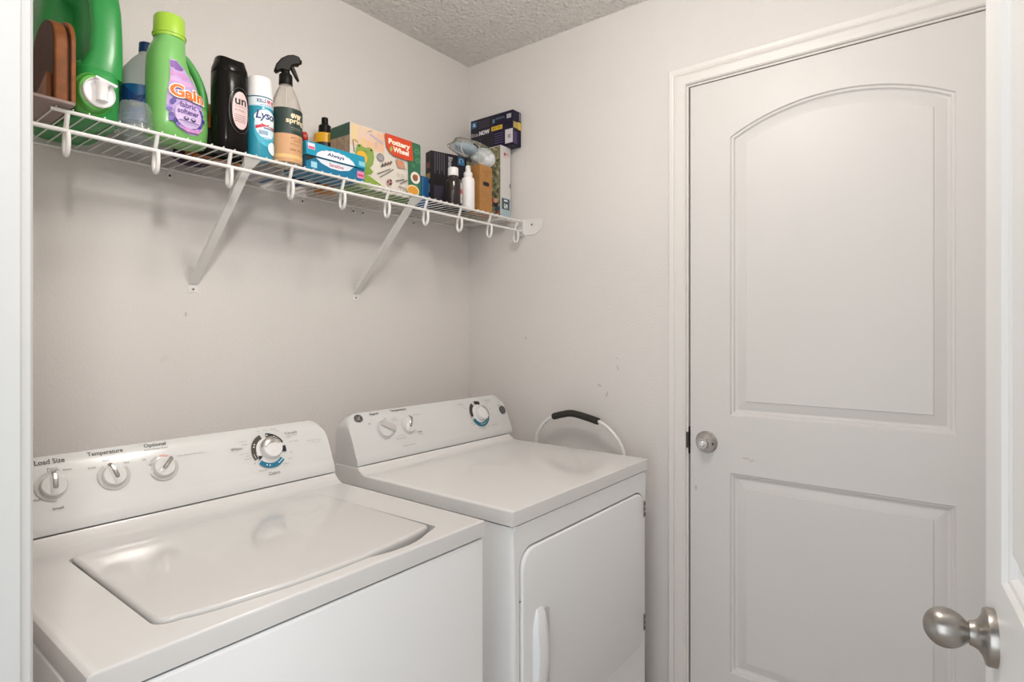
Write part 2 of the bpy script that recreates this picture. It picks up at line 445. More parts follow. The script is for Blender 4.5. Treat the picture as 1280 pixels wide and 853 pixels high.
# ------------------------------------------------------------------ appliances
def console(x0, x1, y0, z0, y1, z1, yb, rc, parent, name='console', side=None):
    """control panel: front face from (y0,z0) up to (y1,z1), back at yb"""
    up = Vector((0, y1 - y0, z1 - z0)); L = up.length; up.normalize(); n = Vector((0, -up.z, up.y)); O = Vector((0, y0, z0))
    bulge = lambda t: 4 * 0.0075 * (t / L) * (1 - t / L)
    mb = MB(); rings = []
    xs = [x0 + rc * (1 - math.cos(PI / 2 * i / 8)) for i in range(9)] + [x1 - rc * (1 - math.cos(PI / 2 * (8 - i) / 8)) for i in range(9)]
    for x in xs:
        d = min(x - x0, x1 - x); cut = rc - math.sqrt(max(0, rc * rc - (rc - min(d, rc)) ** 2)); tm = L - cut
        e = 0.004 * min(1, (rc - min(d, rc)) / rc)
        pr = [(0, -0.004), (0, 0.0), (0.004, 0.0015), (0.020, 0.0030), (0.027, 0.0005)] + [(0.036 + (tm - 0.012 - 0.036) * i / 7, 0.0) for i in range(8)] + [(tm - 0.003, -0.004), (tm, -0.010)]
        ring = [O + up * t + n * (h + bulge(t) - e) + Vector((x, 0, 0)) for t, h in pr]
        top = ring[-1]
        ring.append(Vector((x, yb - 0.012, top.z - 0.004))); ring.append(Vector((x, yb, top.z - 0.016))); ring.append(Vector((x, yb, z0 - 0.02)))
        rings.append(ring)
    mb.loft(rings)
    ob = mb.build(name, [PLAST], parent, smooth=32)
    return ob, (lambda x, t, h=0.0: tuple(O + up * t + n * (h + bulge(t) + 0.0002) + Vector((x, 0, 0)))), up, n, O

def top_panel(x0, x1, yf, ys, zs, zt, za, hole, m_, parent, rl=0.02, ybk=-0.27):
    """appliance top: flat at zt, front apron down to za, cove rising at the back to (ys, zs)"""
    bm = bmesh.new(); yb = ys - 0.040; r = 0.0045
    A = [(x0 + rl, yf + r), (x1 - r, yf + r), (x1 - r, yb), (x0 + rl, yb)]
    va = [bm.verts.new((x, y, zt)) for x, y in A]
    ed = [bm.edges.new((va[i], va[(i + 1) % 4])) for i in range(4)]
    if hole:
        vh = [bm.verts.new((x, y, zt)) for x, y in hole]; n = len(vh)
        ed += [bm.edges.new((vh[i], vh[(i + 1) % n])) for i in range(n)]
    bmesh.ops.triangle_fill(bm, use_beauty=True, use_dissolve=False, edges=ed)
    if hole:
        cx = sum(p[0] for p in hole) / n; cy = sum(p[1] for p in hole) / n
        vh1 = [bm.verts.new((x, y, zt - 0.0015)) for x, y in hole]
        vh2 = [bm.verts.new((x + (cx - x) * 0.02, y + (cy - y) * 0.02, zt - 0.03)) for x, y in hole]
        for i in range(n):
            k = (i + 1) % n
            bm.faces.new((vh[i], vh[k], vh1[k], vh1[i])); bm.faces.new((vh1[i], vh1[k], vh2[k], vh2[i]))
        bm.faces.new(vh2)
    N = 6; prev = va; dirs = ((-1, -1), (1, -1), (1, 0), (-1, 0))
    for j in range(1, N + 2):
        if j <= N:
            a = PI / 2 * j / N; sx, sz = math.sin(a), 1 - math.cos(a); zz = None
        else: sx = 1.0; zz = za
        cur = []
        for i, (dx, dy) in enumerate(dirs):
            R = rl if dx < 0 else r
            x = A[i][0] + (dx * R * sx); y = A[i][1] + dy * r * sx
            z = zz if zz is not None else zt - r * sz
            cur.append(bm.verts.new((x, y, z)))
        for i in (0, 1, 3): bm.faces.new((prev[i], prev[(i + 1) % 4], cur[(i + 1) % 4], cur[i]))
        prev = cur
    # cove at the back
    P = [(yb, zt), (yb + 0.012, zt + 0.0008), (yb + 0.022, zt + 0.004), (yb + 0.030, zt + 0.010), (ys - 0.003, zs - 0.0075), (ys + 0.0005, zs - 0.0035), (ybk, zs - 0.0035), (ybk, za)]
    rows = []
    for x in (x0, x0 + 0.004, x0 + rl, x1 - r, x1 - 0.004, x1):
        e = 0.004 if x in (x0, x1) else 0.0
        rows.append([bm.verts.new((x, y, z - e)) for y, z in P])
    for a, b in zip(rows[:-1], rows[1:]):
        for i in range(len(P) - 1): bm.faces.new((a[i], b[i], b[i + 1], a[i + 1]))
    for rw in (rows[0], rows[-1]):
        lo = [bm.verts.new((v.co.x, v.co.y, za)) for v in rw[:-1]]
        for i in range(len(lo) - 1): bm.faces.new((rw[i], rw[i + 1], lo[i + 1], lo[i]))
    bmesh.ops.remove_doubles(bm, verts=bm.verts, dist=2e-5)
    bmesh.ops.recalc_face_normals(bm, faces=bm.faces)
    me = bpy.data.meshes.new('top_panel'); bm.to_mesh(me); bm.free(); me.materials.append(m_)
    me.polygons.foreach_set('use_smooth', [True] * len(me.polygons)); me.set_sharp_from_angle(angle=math.radians(28))
    ob = bpy.data.objects.new('top_panel', me); COL.objects.link(ob); ob.parent = parent
    return ob

def at_thing(T):
    """shift world coordinates into the local frame of an unrotated thing: returns offset"""
    return Vector(T.location)
def shift(o, T):
    for v in o.data.vertices: v.co -= Vector(T.location)

def knob(con, x, t, r, h, parent, ang, pointer=True, m_=PLAST, up=None, n=None, ptr_mat=PTR, oval=False):
    C0 = Vector(con(x, t)); M = frame(C0, (1, 0, 0), up, n)
    k = MB().lathe([(r * 1.10, -0.003), (r * 1.10, 0.0012), (r * 1.0, 0.0016), (r * 0.97, h * 0.75), (r * 0.90, h), (r * 0.5, h + 0.0008)], 36, M).build('control_knob', m_, parent, smooth=35)
    d = Vector((math.sin(ang), math.cos(ang))); q = Vector((d.y, -d.x))
    if pointer:   # raised metal fin from the middle to beyond the rim
        mb = MB(); L0, L1, wd = -r * 0.50, r * 1.24, r * 0.19
        rings = []
        for s_, ww, hh in ((L0, 0.6, h + 0.002), (L0 + 0.002, 0.95, h + 0.0045), (L0 + r * 0.35, 1.0, h + 0.0075), (r * 0.5, 1.0, h + 0.0075), (r * 0.95, 0.95, h + 0.005), (L1, 0.75, h * 0.6)):
            p = d * s_; b0 = h * 0.5
            ring = [M @ Vector((p.x + q.x * wd * ww * k_, p.y + q.y * wd * ww * k_, z_)) for k_, z_ in ((-1, b0), (-1, hh - 0.0015), (-0.6, hh), (0.6, hh), (1, hh - 0.0015), (1, b0))]
            rings.append(ring)
        mb.loft(rings).build('pointer', ptr_mat, k, smooth=40)
        mb = MB(); rings = []   # white grip ridge beside the fin
        for s_, hh in ((-r * 0.9, h), (-r * 0.6, h + 0.004), (r * 0.6, h + 0.006), (r * 0.92, h + 0.001)):
            p = d * s_
            rings.append([M @ Vector((p.x + q.x * wd * k_, p.y + q.y * wd * k_, z_)) for k_, z_ in ((-2.1, h - 0.001), (-1.1, hh), (0.9, hh), (1.7, h - 0.001))])
        mb.loft(rings).build('grip', m_, k, smooth=50)
    return k, M

# ---------------- washer
WX0, WX1, WY = -1.600, -0.930, -0.892
washer = thing('washing_machine', 'white top-loading washing machine with flat lid and three pointer knobs', 'washing machine', ((WX0 + WX1) / 2, -0.58, 0))
WS = []
body = MB().box(WX0 + 0.001, WX1 - 0.001, WY + 0.0015, -0.27, 0.02, 0.8845).build('cabinet', CABM, washer, bevel=0.006); WS.append(body)
MB_ = MB().box(WX0 + 0.006, WX1 - 0.006, WY + 0.006, -0.28, 0.880, 0.888).build('seam_gap', GAPSHADE, washer); WS.append(MB_)
def lid_outline(g, bump=0.0):
    x0, x1, yb, yf = -1.507 - g, -1.031 + g, -0.481 + g * 0.6, -0.838 - g
    pts = []
    for i in range(6):
        a = PI / 2 * i / 5; pts.append((x1 - 0.012 + 0.012 * math.cos(a), yb - 0.012 + 0.012 * math.sin(a)))
    for i in range(6):
        a = PI / 2 + PI / 2 * i / 5; pts.append((x0 + 0.012 + 0.012 * math.cos(a), yb - 0.012 + 0.012 * math.sin(a)))
    for i in range(7):
        a = PI + PI / 2 * i / 6; pts.append((x0 + 0.03 + 0.03 * math.cos(a), yf + 0.022 + 0.022 * math.sin(a)))
    n = 22
    for i in range(1, n):
        f = i / n; x = x0 + 0.03 + (x1 - 0.008 - x0 - 0.03) * f
        y = yf - 0.026 * math.sin(PI * f) ** 0.7
        b = bump * max(0.0, math.sin(PI * min(1, max(0, (f - 0.64) / 0.38))))
        pts.append((x, y - b))
    for i in range(4):
        a = 1.5 * PI + PI / 2 * i / 3; pts.append((x1 - 0.008 + 0.008 * math.cos(a) + (0.010 if bump else 0), yf + 0.008 + 0.008 * math.sin(a) - bump * 0.3))
    return pts
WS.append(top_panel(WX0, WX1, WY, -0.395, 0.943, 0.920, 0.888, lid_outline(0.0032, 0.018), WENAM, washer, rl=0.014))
lo_ = lid_outline(0.0); lcx = sum(p[0] for p in lo_) / len(lo_); lcy = sum(p[1] for p in lo_) / len(lo_)
def lid_ring(ins, z):
    out = []
    for x, y in lo_:
        v = Vector((lcx - x, lcy - y)); l = max(abs(v.x) / 0.24, abs(v.y) / 0.18); k = ins
        out.append((x + math.copysign(min(k, abs(v.x)), v.x) * min(1, abs(v.x) / 0.20), y + math.copysign(min(k, abs(v.y)), v.y) * min(1, abs(v.y) / 0.15), z))
    return out
lm = MB(); lr = [lid_ring(0.005, 0.902), lid_ring(0.001, 0.912), lid_ring(0, 0.9185), lid_ring(0.0008, 0.9225), lid_ring(0.0026, 0.9248), lid_ring(0.0052, 0.9256), lid_ring(0.0075, 0.9257)]
lm.loft(lr, True, False)
lm.loft([lr[-1], lid_ring(0.03, 0.9257), lid_ring(0.15, 0.9260)], False, True)
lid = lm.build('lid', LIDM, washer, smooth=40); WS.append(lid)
con_o, con, cup, cn, cO = console(WX0 + 0.002, WX1, -0.395, 0.943, -0.33, 1.074, -0.285, 0.040, washer); WS.append(con_o)
hm = MB()
for i in range(3): hm.box(-1.5095, -1.5065, -0.520 - i * 0.017, -0.513 - i * 0.017, 0.905, 0.917)
WS.append(hm.build('lid_hinge', DARKM, washer))
BK = '#35332f'; GR = '#8d8a86'
pr = Print(con, 0.0004)
pr.text('Load Size', -1.5225, -1.478, 0.1255, 0.1355, BK, 0.012)
pr.text('Temperature', -1.4425, -1.3835, 0.1265, 0.1375, BK, 0.012)
pr.text('Optional', -1.346, -1.305, 0.1285, 0.1385, BK, 0.012)
pr.text('Extra Water Rinse', -1.3465, -1.303, 0.1238, 0.1272, GR)
pr.text('Extra', -1.506, -1.491, 0.1150, 0.1180, BK); pr.text('Large', -1.506, -1.489, 0.1100, 0.1138, BK); pr.text('Reset', -1.483, -1.470, 0.1085, 0.1115, BK)
pr.text('Small', -1.506, -1.490, 0.0400, 0.0445, BK); pr.text('Med', -1.531, -1.522, 0.0610, 0.0645, BK)
pr.text('Cold', -1.446, -1.434, 0.1035, 0.1070, BK); pr.text('Warm', -1.421, -1.409, 0.1140, 0.1172, BK); pr.text('Hot', -1.387, -1.378, 0.1035, 0.1070, BK)
pr.text('Off', -1.355, -1.348, 0.1035, 0.1065, BK); pr.text('Fabric Softener Extra Rinse', -1.290, -1.236, 0.1005, 0.1032, GR)
for kx, kt in ((-1.5005, 0.083), (-1.4065, 0.083), (-1.319, 0.083)):
    pr.arc(kx, kt, 0.0205, 0.0275, 95 if kx < -1.49 else (125 if kx < -1.4 else 200), 275 if kx < -1.49 else (395 if kx < -1.4 else 385), '#b9b7b3', 26)
pr.arc(-1.319, 0.083, 0.0215, 0.0275, 112, 158, '#b9b7b3', 8); pr.arc(-1.319, 0.083, 0.0225, 0.0265, 60, 100, '#d3a59b', 8)
DX, DT = -1.0935, 0.081
pr.arc(DX, DT, 0.031, 0.042, 108, 206, '#45413c', 20); pr.arc(DX, DT, 0.031, 0.042, 20, 88, '#262320', 20); pr.arc(DX, DT, 0.031, 0.042, -14, 8, '#221f33', 6)
pr.arc(DX, DT, 0.031, 0.042, 222, 318, '#1d7090', 22)
pr.poly([(-1.1215, 0.0605), (-1.112, 0.0690), (-1.1225, 0.0715)], '#1c1a1c', 1)
for a in (150, 160): pr.ellipse(DX + 0.0365 * math.cos(math.radians(a)), DT + 0.0365 * math.sin(math.radians(a)), 0.0017, 0.0017, '#f0eee8', 10, rings=1)
for a in (48, 56, 84): pr.ellipse(DX + 0.0365 * math.cos(math.radians(a)), DT + 0.0365 * math.sin(math.radians(a)), 0.0017, 0.0017, '#f0eee8', 10, rings=1)
for a in (248, 259, 296, 304, 312): pr.ellipse(DX + 0.0365 * math.cos(math.radians(a)), DT + 0.0365 * math.sin(math.radians(a)), 0.0017, 0.0017, '#e6f4fa', 10, rings=1)
pr.arc(DX, DT, 0.0325, 0.0335, 187, 203, '#f0eee8', 6); pr.arc(DX, DT, 0.0385, 0.0395, 187, 203, '#f0eee8', 6)
pr.text('Whites', -1.181, -1.155, 0.0920, 0.0985, BK, 0.004); pr.text('Casuals', -1.0455, -1.0135, 0.1120, 0.1180, BK, 0.004)
pr.text('Easy Care', -1.042, -1.015, 0.1060, 0.1095, GR); pr.text('Colors', -1.107, -1.080, 0.0225, 0.0295, BK, 0.004)
for t_, xa, xb, ya in (('Heavy', -1.159, -1.141, 0.1085), ('Medium', -1.155, -1.141, 0.1010), ('Heavy Soak', -1.165, -1.144, 0.0790), ('Light', -1.152, -1.143, 0.0730), ('Normal', -1.156, -1.142, 0.0665),
                       ('Off', -1.1110, -1.1055, 0.1270), ('Heavy', -1.097, -1.086, 0.1280), ('Normal', -1.079, -1.064, 0.1280), ('Light', -1.066, -1.057, 0.1225),
                       ('Off', -1.1390, -1.1335, 0.0530), ('Delicate', -1.130, -1.110, 0.0345), ('Rinse', -1.046, -1.034, 0.1020), ('Perm Press', -1.041, -1.018, 0.0905), ('Off', -1.047, -1.041, 0.0650), ('Light', -1.055, -1.044, 0.0500), ('Medium', -1.068, -1.056, 0.0400)):
    pr.text(t_, xa, xb, ya, ya + 0.0032, GR)
pr.text('Heavy Duty Extra Large', -0.995, -0.957, 0.0845, 0.0880, GR); pr.text('Capacity Washer', -0.985, -0.957, 0.0795, 0.0825, GR)
pr.build('lettering', con_o)
WK = [knob(con, kx, kt, 0.0205, 0.010, con_o, math.radians(a), up=cup, n=cn) for kx, kt, a in ((-1.5005, 0.083, 3), (-1.4065, 0.083, -14), (-1.319, 0.083, 42))]
dk = MB(); M = frame(Vector(con(DX, DT)), (1, 0, 0), cup, cn)
dk.lathe([(0.0315, -0.002), (0.0315, 0.0008), (0.029, 0.0014)], 44, M)
M2 = frame(Vector(con(DX + 0.004, DT + 0.003)), (1, 0, 0), cup, cn)
dk.lathe([(0.0255, 0.001), (0.0250, 0.012), (0.0225, 0.0165), (0.012, 0.0175)], 44, M2)
dial = dk.build('cycle_dial', mat('dial_plastic', (0.74, 0.735, 0.73), 0.25, coat=0.2), con_o, smooth=35)
hf = MB(); rings = []
for a in range(0, 11):
    an = math.radians(172 - 150 * a / 10); w0 = 0.5 + 0.5 * math.sin(PI * a / 10)
    c_, s_ = math.cos(an), math.sin(an)
    rings.append([M2 @ Vector((rr * c_, rr * s_, hh)) for rr, hh in ((0.0262, 0.0085 - 0.003 * w0), (0.0262, 0.0135), (0.0225, 0.0180), (0.0225 - 0.013 * w0, 0.0186), (0.020 - 0.008 * w0, 0.0165))])
hf.loft(rings).build('dial_band', mat('bright_chrome', (0.72, 0.70, 0.67), 0.18, metal=1), dial, smooth=50)

# ---------------- dryer
RX0, RX1, RY = -0.804, -0.124, -0.865
dryer = thing('clothes_dryer', 'white front-loading clothes dryer with a closed square door, right of the washing machine', 'dryer', ((RX0 + RX1) / 2, -0.54, 0))
DS_ = []
# cabinet with a door opening in the front
bm = bmesh.new()
DXa, DXb, DZa, DZb = -0.773, -0.1545, 0.335, 0.803
fr = [(RX0 + 0.002, 0.02), (RX1 - 0.002, 0.02), (RX1 - 0.002, 0.8625), (RX0 + 0.002, 0.8625)]
fy = RY + 0.003
v0 = [bm.verts.new((x, fy, z)) for x, z in fr]; ed = [bm.edges.new((v0[i], v0[(i + 1) % 4])) for i in range(4)]
ho = rrect(DXa - 0.0048, DXb + 0.0040, DZa - 0.0045, DZb + 0.0048, 0.045, 7)
vh = [bm.verts.new((x, fy, z)) for x, z in ho]; ed += [bm.edges.new((vh[i], vh[(i + 1) % len(vh)])) for i in range(len(vh))]
bmesh.ops.triangle_fill(bm, use_beauty=True, use_dissolve=False, edges=ed)
vi = [bm.verts.new((x, fy + 0.03, z)) for x, z in ho]
for i in range(len(vh)): bm.faces.new((vh[i], vh[(i + 1) % len(vh)], vi[(i + 1) % len(vh)], vi[i]))
bm.faces.new(vi)
v1 = [bm.verts.new((x, -0.215, z)) for x, z in fr]
for i in range(4): bm.faces.new((v0[i], v0[(i + 1) % 4], v1[(i + 1) % 4], v1[i]))
bm.faces.new(v1); bmesh.ops.recalc_face_normals(bm, faces=bm.faces)
# round the vertical front edges
be = [e for e in bm.edges if abs(e.verts[0].co.x - e.verts[1].co.x) < 1e-5 and abs(e.verts[0].co.y - fy) < 1e-5 and abs(e.verts[1].co.y - fy) < 1e-5 and abs(e.verts[0].co.z - e.verts[1].co.z) > 0.8]
bmesh.ops.bevel(bm, geom=be, offset=0.012, segments=4, affect='EDGES', profile=0.5)
me = bpy.data.meshes.new('cabinet'); bm.to_mesh(me); bm.free(); me.materials.append(CABM)
me.polygons.foreach_set('use_smooth', [True] * len(me.polygons)); me.set_sharp_from_angle(angle=math.radians(35))
cab = bpy.data.objects.new('cabinet', me); COL.objects.link(cab); cab.parent = dryer; DS_.append(cab)
DS_.append(MB().box(RX0 + 0.008, RX1 - 0.008, RY + 0.008, -0.22, 0.858, 0.869).build('seam_gap', GAPSHADE, dryer))
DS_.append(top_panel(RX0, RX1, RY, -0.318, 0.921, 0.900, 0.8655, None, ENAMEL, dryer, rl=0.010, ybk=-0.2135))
dco, dcon, dup, dn, dO = console(RX0 + 0.001, RX1 + 0.02, -0.318, 0.921, -0.252, 1.062, -0.214, 0.045, dryer); DS_.append(dco)
dd = MB(); rr_ = lambda ins, y: [(x, y, z) for x, z in rrect(DXa + ins, DXb - ins, DZa + ins, DZb - ins, 0.042 - ins * 0.5, 7)]
dd.loft([rr_(0.004, RY + 0.02), rr_(0.0, RY + 0.008), rr_(0.0, RY + 0.001), rr_(0.0025, RY - 0.0025), rr_(0.007, RY - 0.004)])
ddoor = dd.build('door', CABM, dryer, smooth=35); DS_.append(ddoor)
# handle: bulged pull over a flat plate, pocket shade put into its grey
hp = MB(); rings = []
for i in range(17):
    f = i / 16; z = 0.655 - 0.215 * f; b = math.sin(PI * min(1, max(0.0, f))) ** 0.55
    xl = -0.724 - 0.011 * min(1, f * 5, (1 - f) * 5); xr = -0.697 + 0.008 * b
    h = 0.003 + 0.019 * b
    rings.append([(xl, RY - 0.003, z), (xl + 0.003, RY - 0.004 - h * 0.75, z), ((xl + xr) / 2, RY - 0.004 - h * 1.05, z), (xr - 0.004, RY - 0.004 - h * 0.85, z), (xr, RY - 0.004 - h * 0.55, z), (xr - 0.012, RY - 0.003, z)])
handle = hp.loft(rings).build('handle', CABM, ddoor, smooth=50); DS_.append(handle)
pk = MB().prism(rrect(-0.700, -0.668, 0.452, 0.648, 0.014), RY - 0.0046, RY - 0.002, lambda u, v, a: (u, a, v)).build('handle_pocket', mat('pocket_shade', (0.66, 0.66, 0.655), 0.4), ddoor, smooth=30, bevel=0.001); DS_.append(pk)
for z in (0.751, 0.4035):
    hg = MB().box(DXb - 0.006, DXb + 0.003, RY - 0.0065, RY + 0.004, z - 0.024, z + 0.024)
    hgo = hg.build('hinge', PTR, ddoor, bevel=0.001); DS_.append(hgo)
    pp = MB()
    for dz in (-0.016, 0.0, 0.016): pp.box(DXb - 0.005, DXb + 0.002, RY - 0.0072, RY - 0.006, z + dz - 0.0045, z + dz + 0.0045)
    DS_.append(pp.build('hinge_plate', DARKM, ddoor))
MBc = MB().lathe([(0.002, 0), (0.002, 0.0012)], 10, axis((-0.7755, RY + 0.0035, 0.690), (0, -1, 0))).build('screw', DARKM, dryer); DS_.append(MBc)
pr = Print(dcon, 0.0004)
pr.ellipse(-0.762, 0.1345, 0.0150, 0.0125, '#6e6b68', 28); pr.ellipse(-0.762, 0.1345, 0.0138, 0.0113, '#252322', 28)
pr.arc(-0.762, 0.1345, 0.0105, 0.0117, 0, 360, '#a8a49e', 28, 0.82); pr.text('GE', -0.7685, -0.7555, 0.1295, 0.1395, '#c8c4bd', 0.01, 0.25)
pr.text('Signal', -0.7200, -0.6870, 0.1375, 0.1455, BK, 0.012); pr.text('Temperature', -0.6420, -0.5770, 0.1385, 0.1475, BK, 0.012)
pr.text('Off', -0.737, -0.728, 0.1100, 0.1150, BK); pr.text('On', -0.676, -0.667, 0.1195, 0.1240, BK)
pr.text('Low', -0.646, -0.632, 0.1180, 0.1215, GR); pr.text('Delicates', -0.650, -0.627, 0.1115, 0.1150, GR); pr.text('Medium Heat', -0.562, -0.528, 0.1180, 0.1215, GR)
pr.text('High', -0.563, -0.546, 0.0600, 0.0650, BK, 0.01); pr.text('Cottons', -0.563, -0.543, 0.0540, 0.0580, GR)
pr.text('Easy Care', -0.645, -0.618, 0.0600, 0.0635, GR); pr.text('Permanent Press', -0.652, -0.612, 0.0520, 0.0555, GR)
pr.text('Automatic Dry Control', -0.6360, -0.5840, 0.0270, 0.0305, BK)
DX2, DT2 = -0.2600, 0.0885
pr.arc(DX2, DT2, 0.034, 0.047, 118, 190, '#3c3935', 18); pr.arc(DX2, DT2, 0.034, 0.047, 62, 100, '#262320', 12); pr.arc(DX2, DT2, 0.034, 0.047, 205, 360, '#17667f', 26)
pr.poly([(DX2 - 0.010, 0.1140), (DX2 - 0.002, 0.1140), (DX2 - 0.007, 0.1225)], '#1c1a1c', 1)
for a in range(258, 350, 11): pr.ellipse(DX2 + 0.0395 * math.cos(math.radians(a)), DT2 + 0.0395 * math.sin(math.radians(a)), 0.0017, 0.0017, '#e6f4fa', 10, rings=1)
pr.text('Cottons', -0.352, -0.323, 0.1290, 0.1345, GR, 0.004); pr.text('Delicates', -0.213, -0.184, 0.1310, 0.1360, GR, 0.004); pr.text('Easy Care', -0.208, -0.182, 0.1230, 0.1275, GR)
pr.text('Timed Dry', -0.216, -0.186, 0.0360, 0.0415, GR, 0.004); pr.text('Start', -0.1540, -0.1360, 0.1045, 0.1095, GR, 0.004)
for t_, xa, ya in (('More', -0.327, 0.119), ('Less', -0.322, 0.112), ('Off', -0.313, 0.075), ('60', -0.318, 0.056), ('50', -0.306, 0.050), ('40', -0.285, 0.035), ('30', -0.262, 0.031), ('20', -0.238, 0.036), ('10', -0.205, 0.075), ('Off', -0.202, 0.096), ('Damp', -0.215, 0.116)):
    pr.text(t_, xa - 0.005, xa + 0.005, ya, ya + 0.0035, GR)
pr.build('lettering', dco)
DK = [knob(dcon, -0.6855, 0.090, 0.0270, 0.012, dco, math.radians(118), pointer=False, up=dup, n=dn), knob(dcon, -0.5935, 0.090, 0.0255, 0.011, dco, math.radians(28), up=dup, n=dn)]
Mq = DK[0][1]   # signal knob: diagonal grip ridge ending in a nose
d2 = Vector((math.sin(math.radians(118)), math.cos(math.radians(118)))); q2 = Vector((d2.y, -d2.x)); rings = []
for s_, hw, hh in ((-0.024, 0.005, 0.012), (-0.018, 0.008, 0.0185), (0.012, 0.009, 0.0205), (0.028, 0.0085, 0.0185), (0.033, 0.006, 0.013)):
    p = d2 * s_ - q2 * 0.008
    rings.append([Mq @ Vector((p.x + q2.x * hw * k_, p.y + q2.y * hw * k_, z_)) for k_, z_ in ((-1.2, 0.006), (-1, hh), (1, hh), (1.2, 0.006))])
MB().loft(rings).build('grip', mat('silver_grip', (0.60, 0.59, 0.575), 0.3, metal=0.4), DK[0][0], smooth=40)
dk = MB(); M = frame(Vector(dcon(DX2, DT2)), (1, 0, 0), dup, dn)
dk.lathe([(0.0335, -0.002), (0.0335, 0.0008), (0.031, 0.0014)], 44, M)
M2 = frame(Vector(dcon(DX2 + 0.006, DT2 - 0.002)), (1, 0, 0), dup, dn)
dk.lathe([(0.0265, 0.001), (0.0260, 0.013), (0.0235, 0.018), (0.012, 0.019)], 44, M2)
dial2 = dk.build('cycle_dial', MATS['dial_plastic'], dco, smooth=35); rings = []
for a in range(0, 11):
    an = math.radians(95 - 130 * a / 10); w0 = 0.5 + 0.5 * math.sin(PI * a / 10); c_, s_ = math.cos(an), math.sin(an)
    rings.append([M2 @ Vector((rr * c_, rr * s_, hh)) for rr, hh in ((0.0272, 0.006), (0.0272, 0.0145), (0.0235, 0.0195), (0.0235 - 0.010 * w0, 0.0201), (0.021 - 0.007 * w0, 0.0175))])
MB().loft(rings).build('dial_band', MATS['bright_chrome'], dial2, smooth=50)
sb = MB().lathe([(0.0155, -0.002), (0.0155, 0.0030), (0.0130, 0.0044), (0.006, 0.0040)], 30, frame(Vector(dcon(-0.131, 0.0876)), (1, 0, 0), dup, dn)).build('start_button', mat('dark_button', (0.09, 0.085, 0.085), 0.35), dco, smooth=35)
def localize(T):
    def rec(o):
        for c in o.children:
            if c.type == 'MESH': c.data.transform(Matrix.Translation(-Vector(T.location)))
            rec(c)
    rec(T)
localize(washer); localize(dryer)

# ---------------- folding step stool behind the dryer's right side
stool = thing('step_stool', 'folded white step stool with black foam grip, standing between dryer and right wall', 'step stool', (-0.062, -0.572, 0))
pth = [(-0.06, -0.392, 0.012), (-0.06, -0.392, 0.5)] + smoothpath([(-0.06, -0.392, 0.80), (-0.06, -0.393, 0.894), (-0.06, -0.412, 0.942), (-0.06, -0.463, 0.985), (-0.06, -0.548, 1.0055), (-0.06, -0.655, 0.987), (-0.06, -0.707, 0.957), (-0.06, -0.744, 0.910), (-0.06, -0.752, 0.86), (-0.06, -0.752, 0.78)], 7) + [(-0.06, -0.752, 0.5), (-0.06, -0.752, 0.012)]
MB().tube(pth, 0.0062, 12).build('frame', WIREW, stool, smooth=50)
gp = smoothpath([(-0.06, -0.468, 0.9868), (-0.06, -0.508, 0.9985), (-0.06, -0.548, 1.0055), (-0.06, -0.600, 0.9985), (-0.06, -0.655, 0.987)], 6)
MB().tube(gp, [0.0105] + [0.0122] * (len(gp) - 2) + [0.0118], 14).build('grip', FOAM, stool, smooth=50)
for z in (0.28, 0.52):
    MB().box(-0.052, -0.034, -0.742, -0.402, z - 0.10, z + 0.10).build('step', WIREW, stool, bevel=0.004)
lg = MB(); lg.tube([(-0.027, -0.40, 0.012), (-0.027, -0.40, 0.70)], 0.006, 10); lg.tube([(-0.027, -0.744, 0.012), (-0.027, -0.744, 0.70)], 0.006, 10); lg.tube([(-0.027, -0.40, 0.70), (-0.027, -0.744, 0.70)], 0.006, 10)
lg.build('rear_leg', WIREW, stool, smooth=50)
for y in (-0.392, -0.752):
    MB().lathe([(0.010, 0.0), (0.010, 0.03), (0.008, 0.034)], 14, Matrix.Translation((-0.06, y, 0))).build('foot', FOAM, stool, smooth=40)
localize(stool)

# ------------------------------------------------------------------ wire shelf
SH = 1.727                      # what stands on the shelf stands here
shelf = thing('wire_shelf', 'white wire shelf with hanging lip fixed above the washing machine and dryer', 'shelf', (-0.80, -0.15, SH))
YR = -0.291
MB().tube([(-1.487, YR, 1.7203), (-0.004, YR, 1.7203)], 0.0037, 10).build('front_rail', WIREW, shelf, smooth=50)
MB().tube([(-1.664, YR, 1.683), (-0.004, YR, 1.683)], 0.0043, 10).build('hanging_rail', WIREW, shelf, smooth=50)
MB().tube([(-1.664, -0.012, 1.7200), (-0.004, -0.012, 1.7200)], 0.0035, 10).build('back_rail', WIREW, shelf, smooth=50)
MB().tube([(-1.487, -0.150, 1.7205), (-0.004, -0.150, 1.7205)], 0.0026, 8).build('middle_rail', WIREW, shelf, smooth=50)
ST = [-1.460 + 0.1577 * i for i in range(10)]
wire0 = None
for i in range(57):
    x = -1.4785 + 0.0263 * i
    if x > -0.004: break
    if wire0 is None:
        wire0 = MB().tube([(0, YR - 0.003, 0.0), (0, -0.008, 0.0)], 0.0015, 6).build('cross_wire', WIREW, shelf, smooth=60); wo = wire0
    else:
        wo = wire0.copy(); COL.objects.link(wo)
    wo.location = Vector((x, 0, SH - 0.0016)) - Vector(shelf.location)
for v in wire0.data.vertices: v.co.y += 0.0
loop0 = None
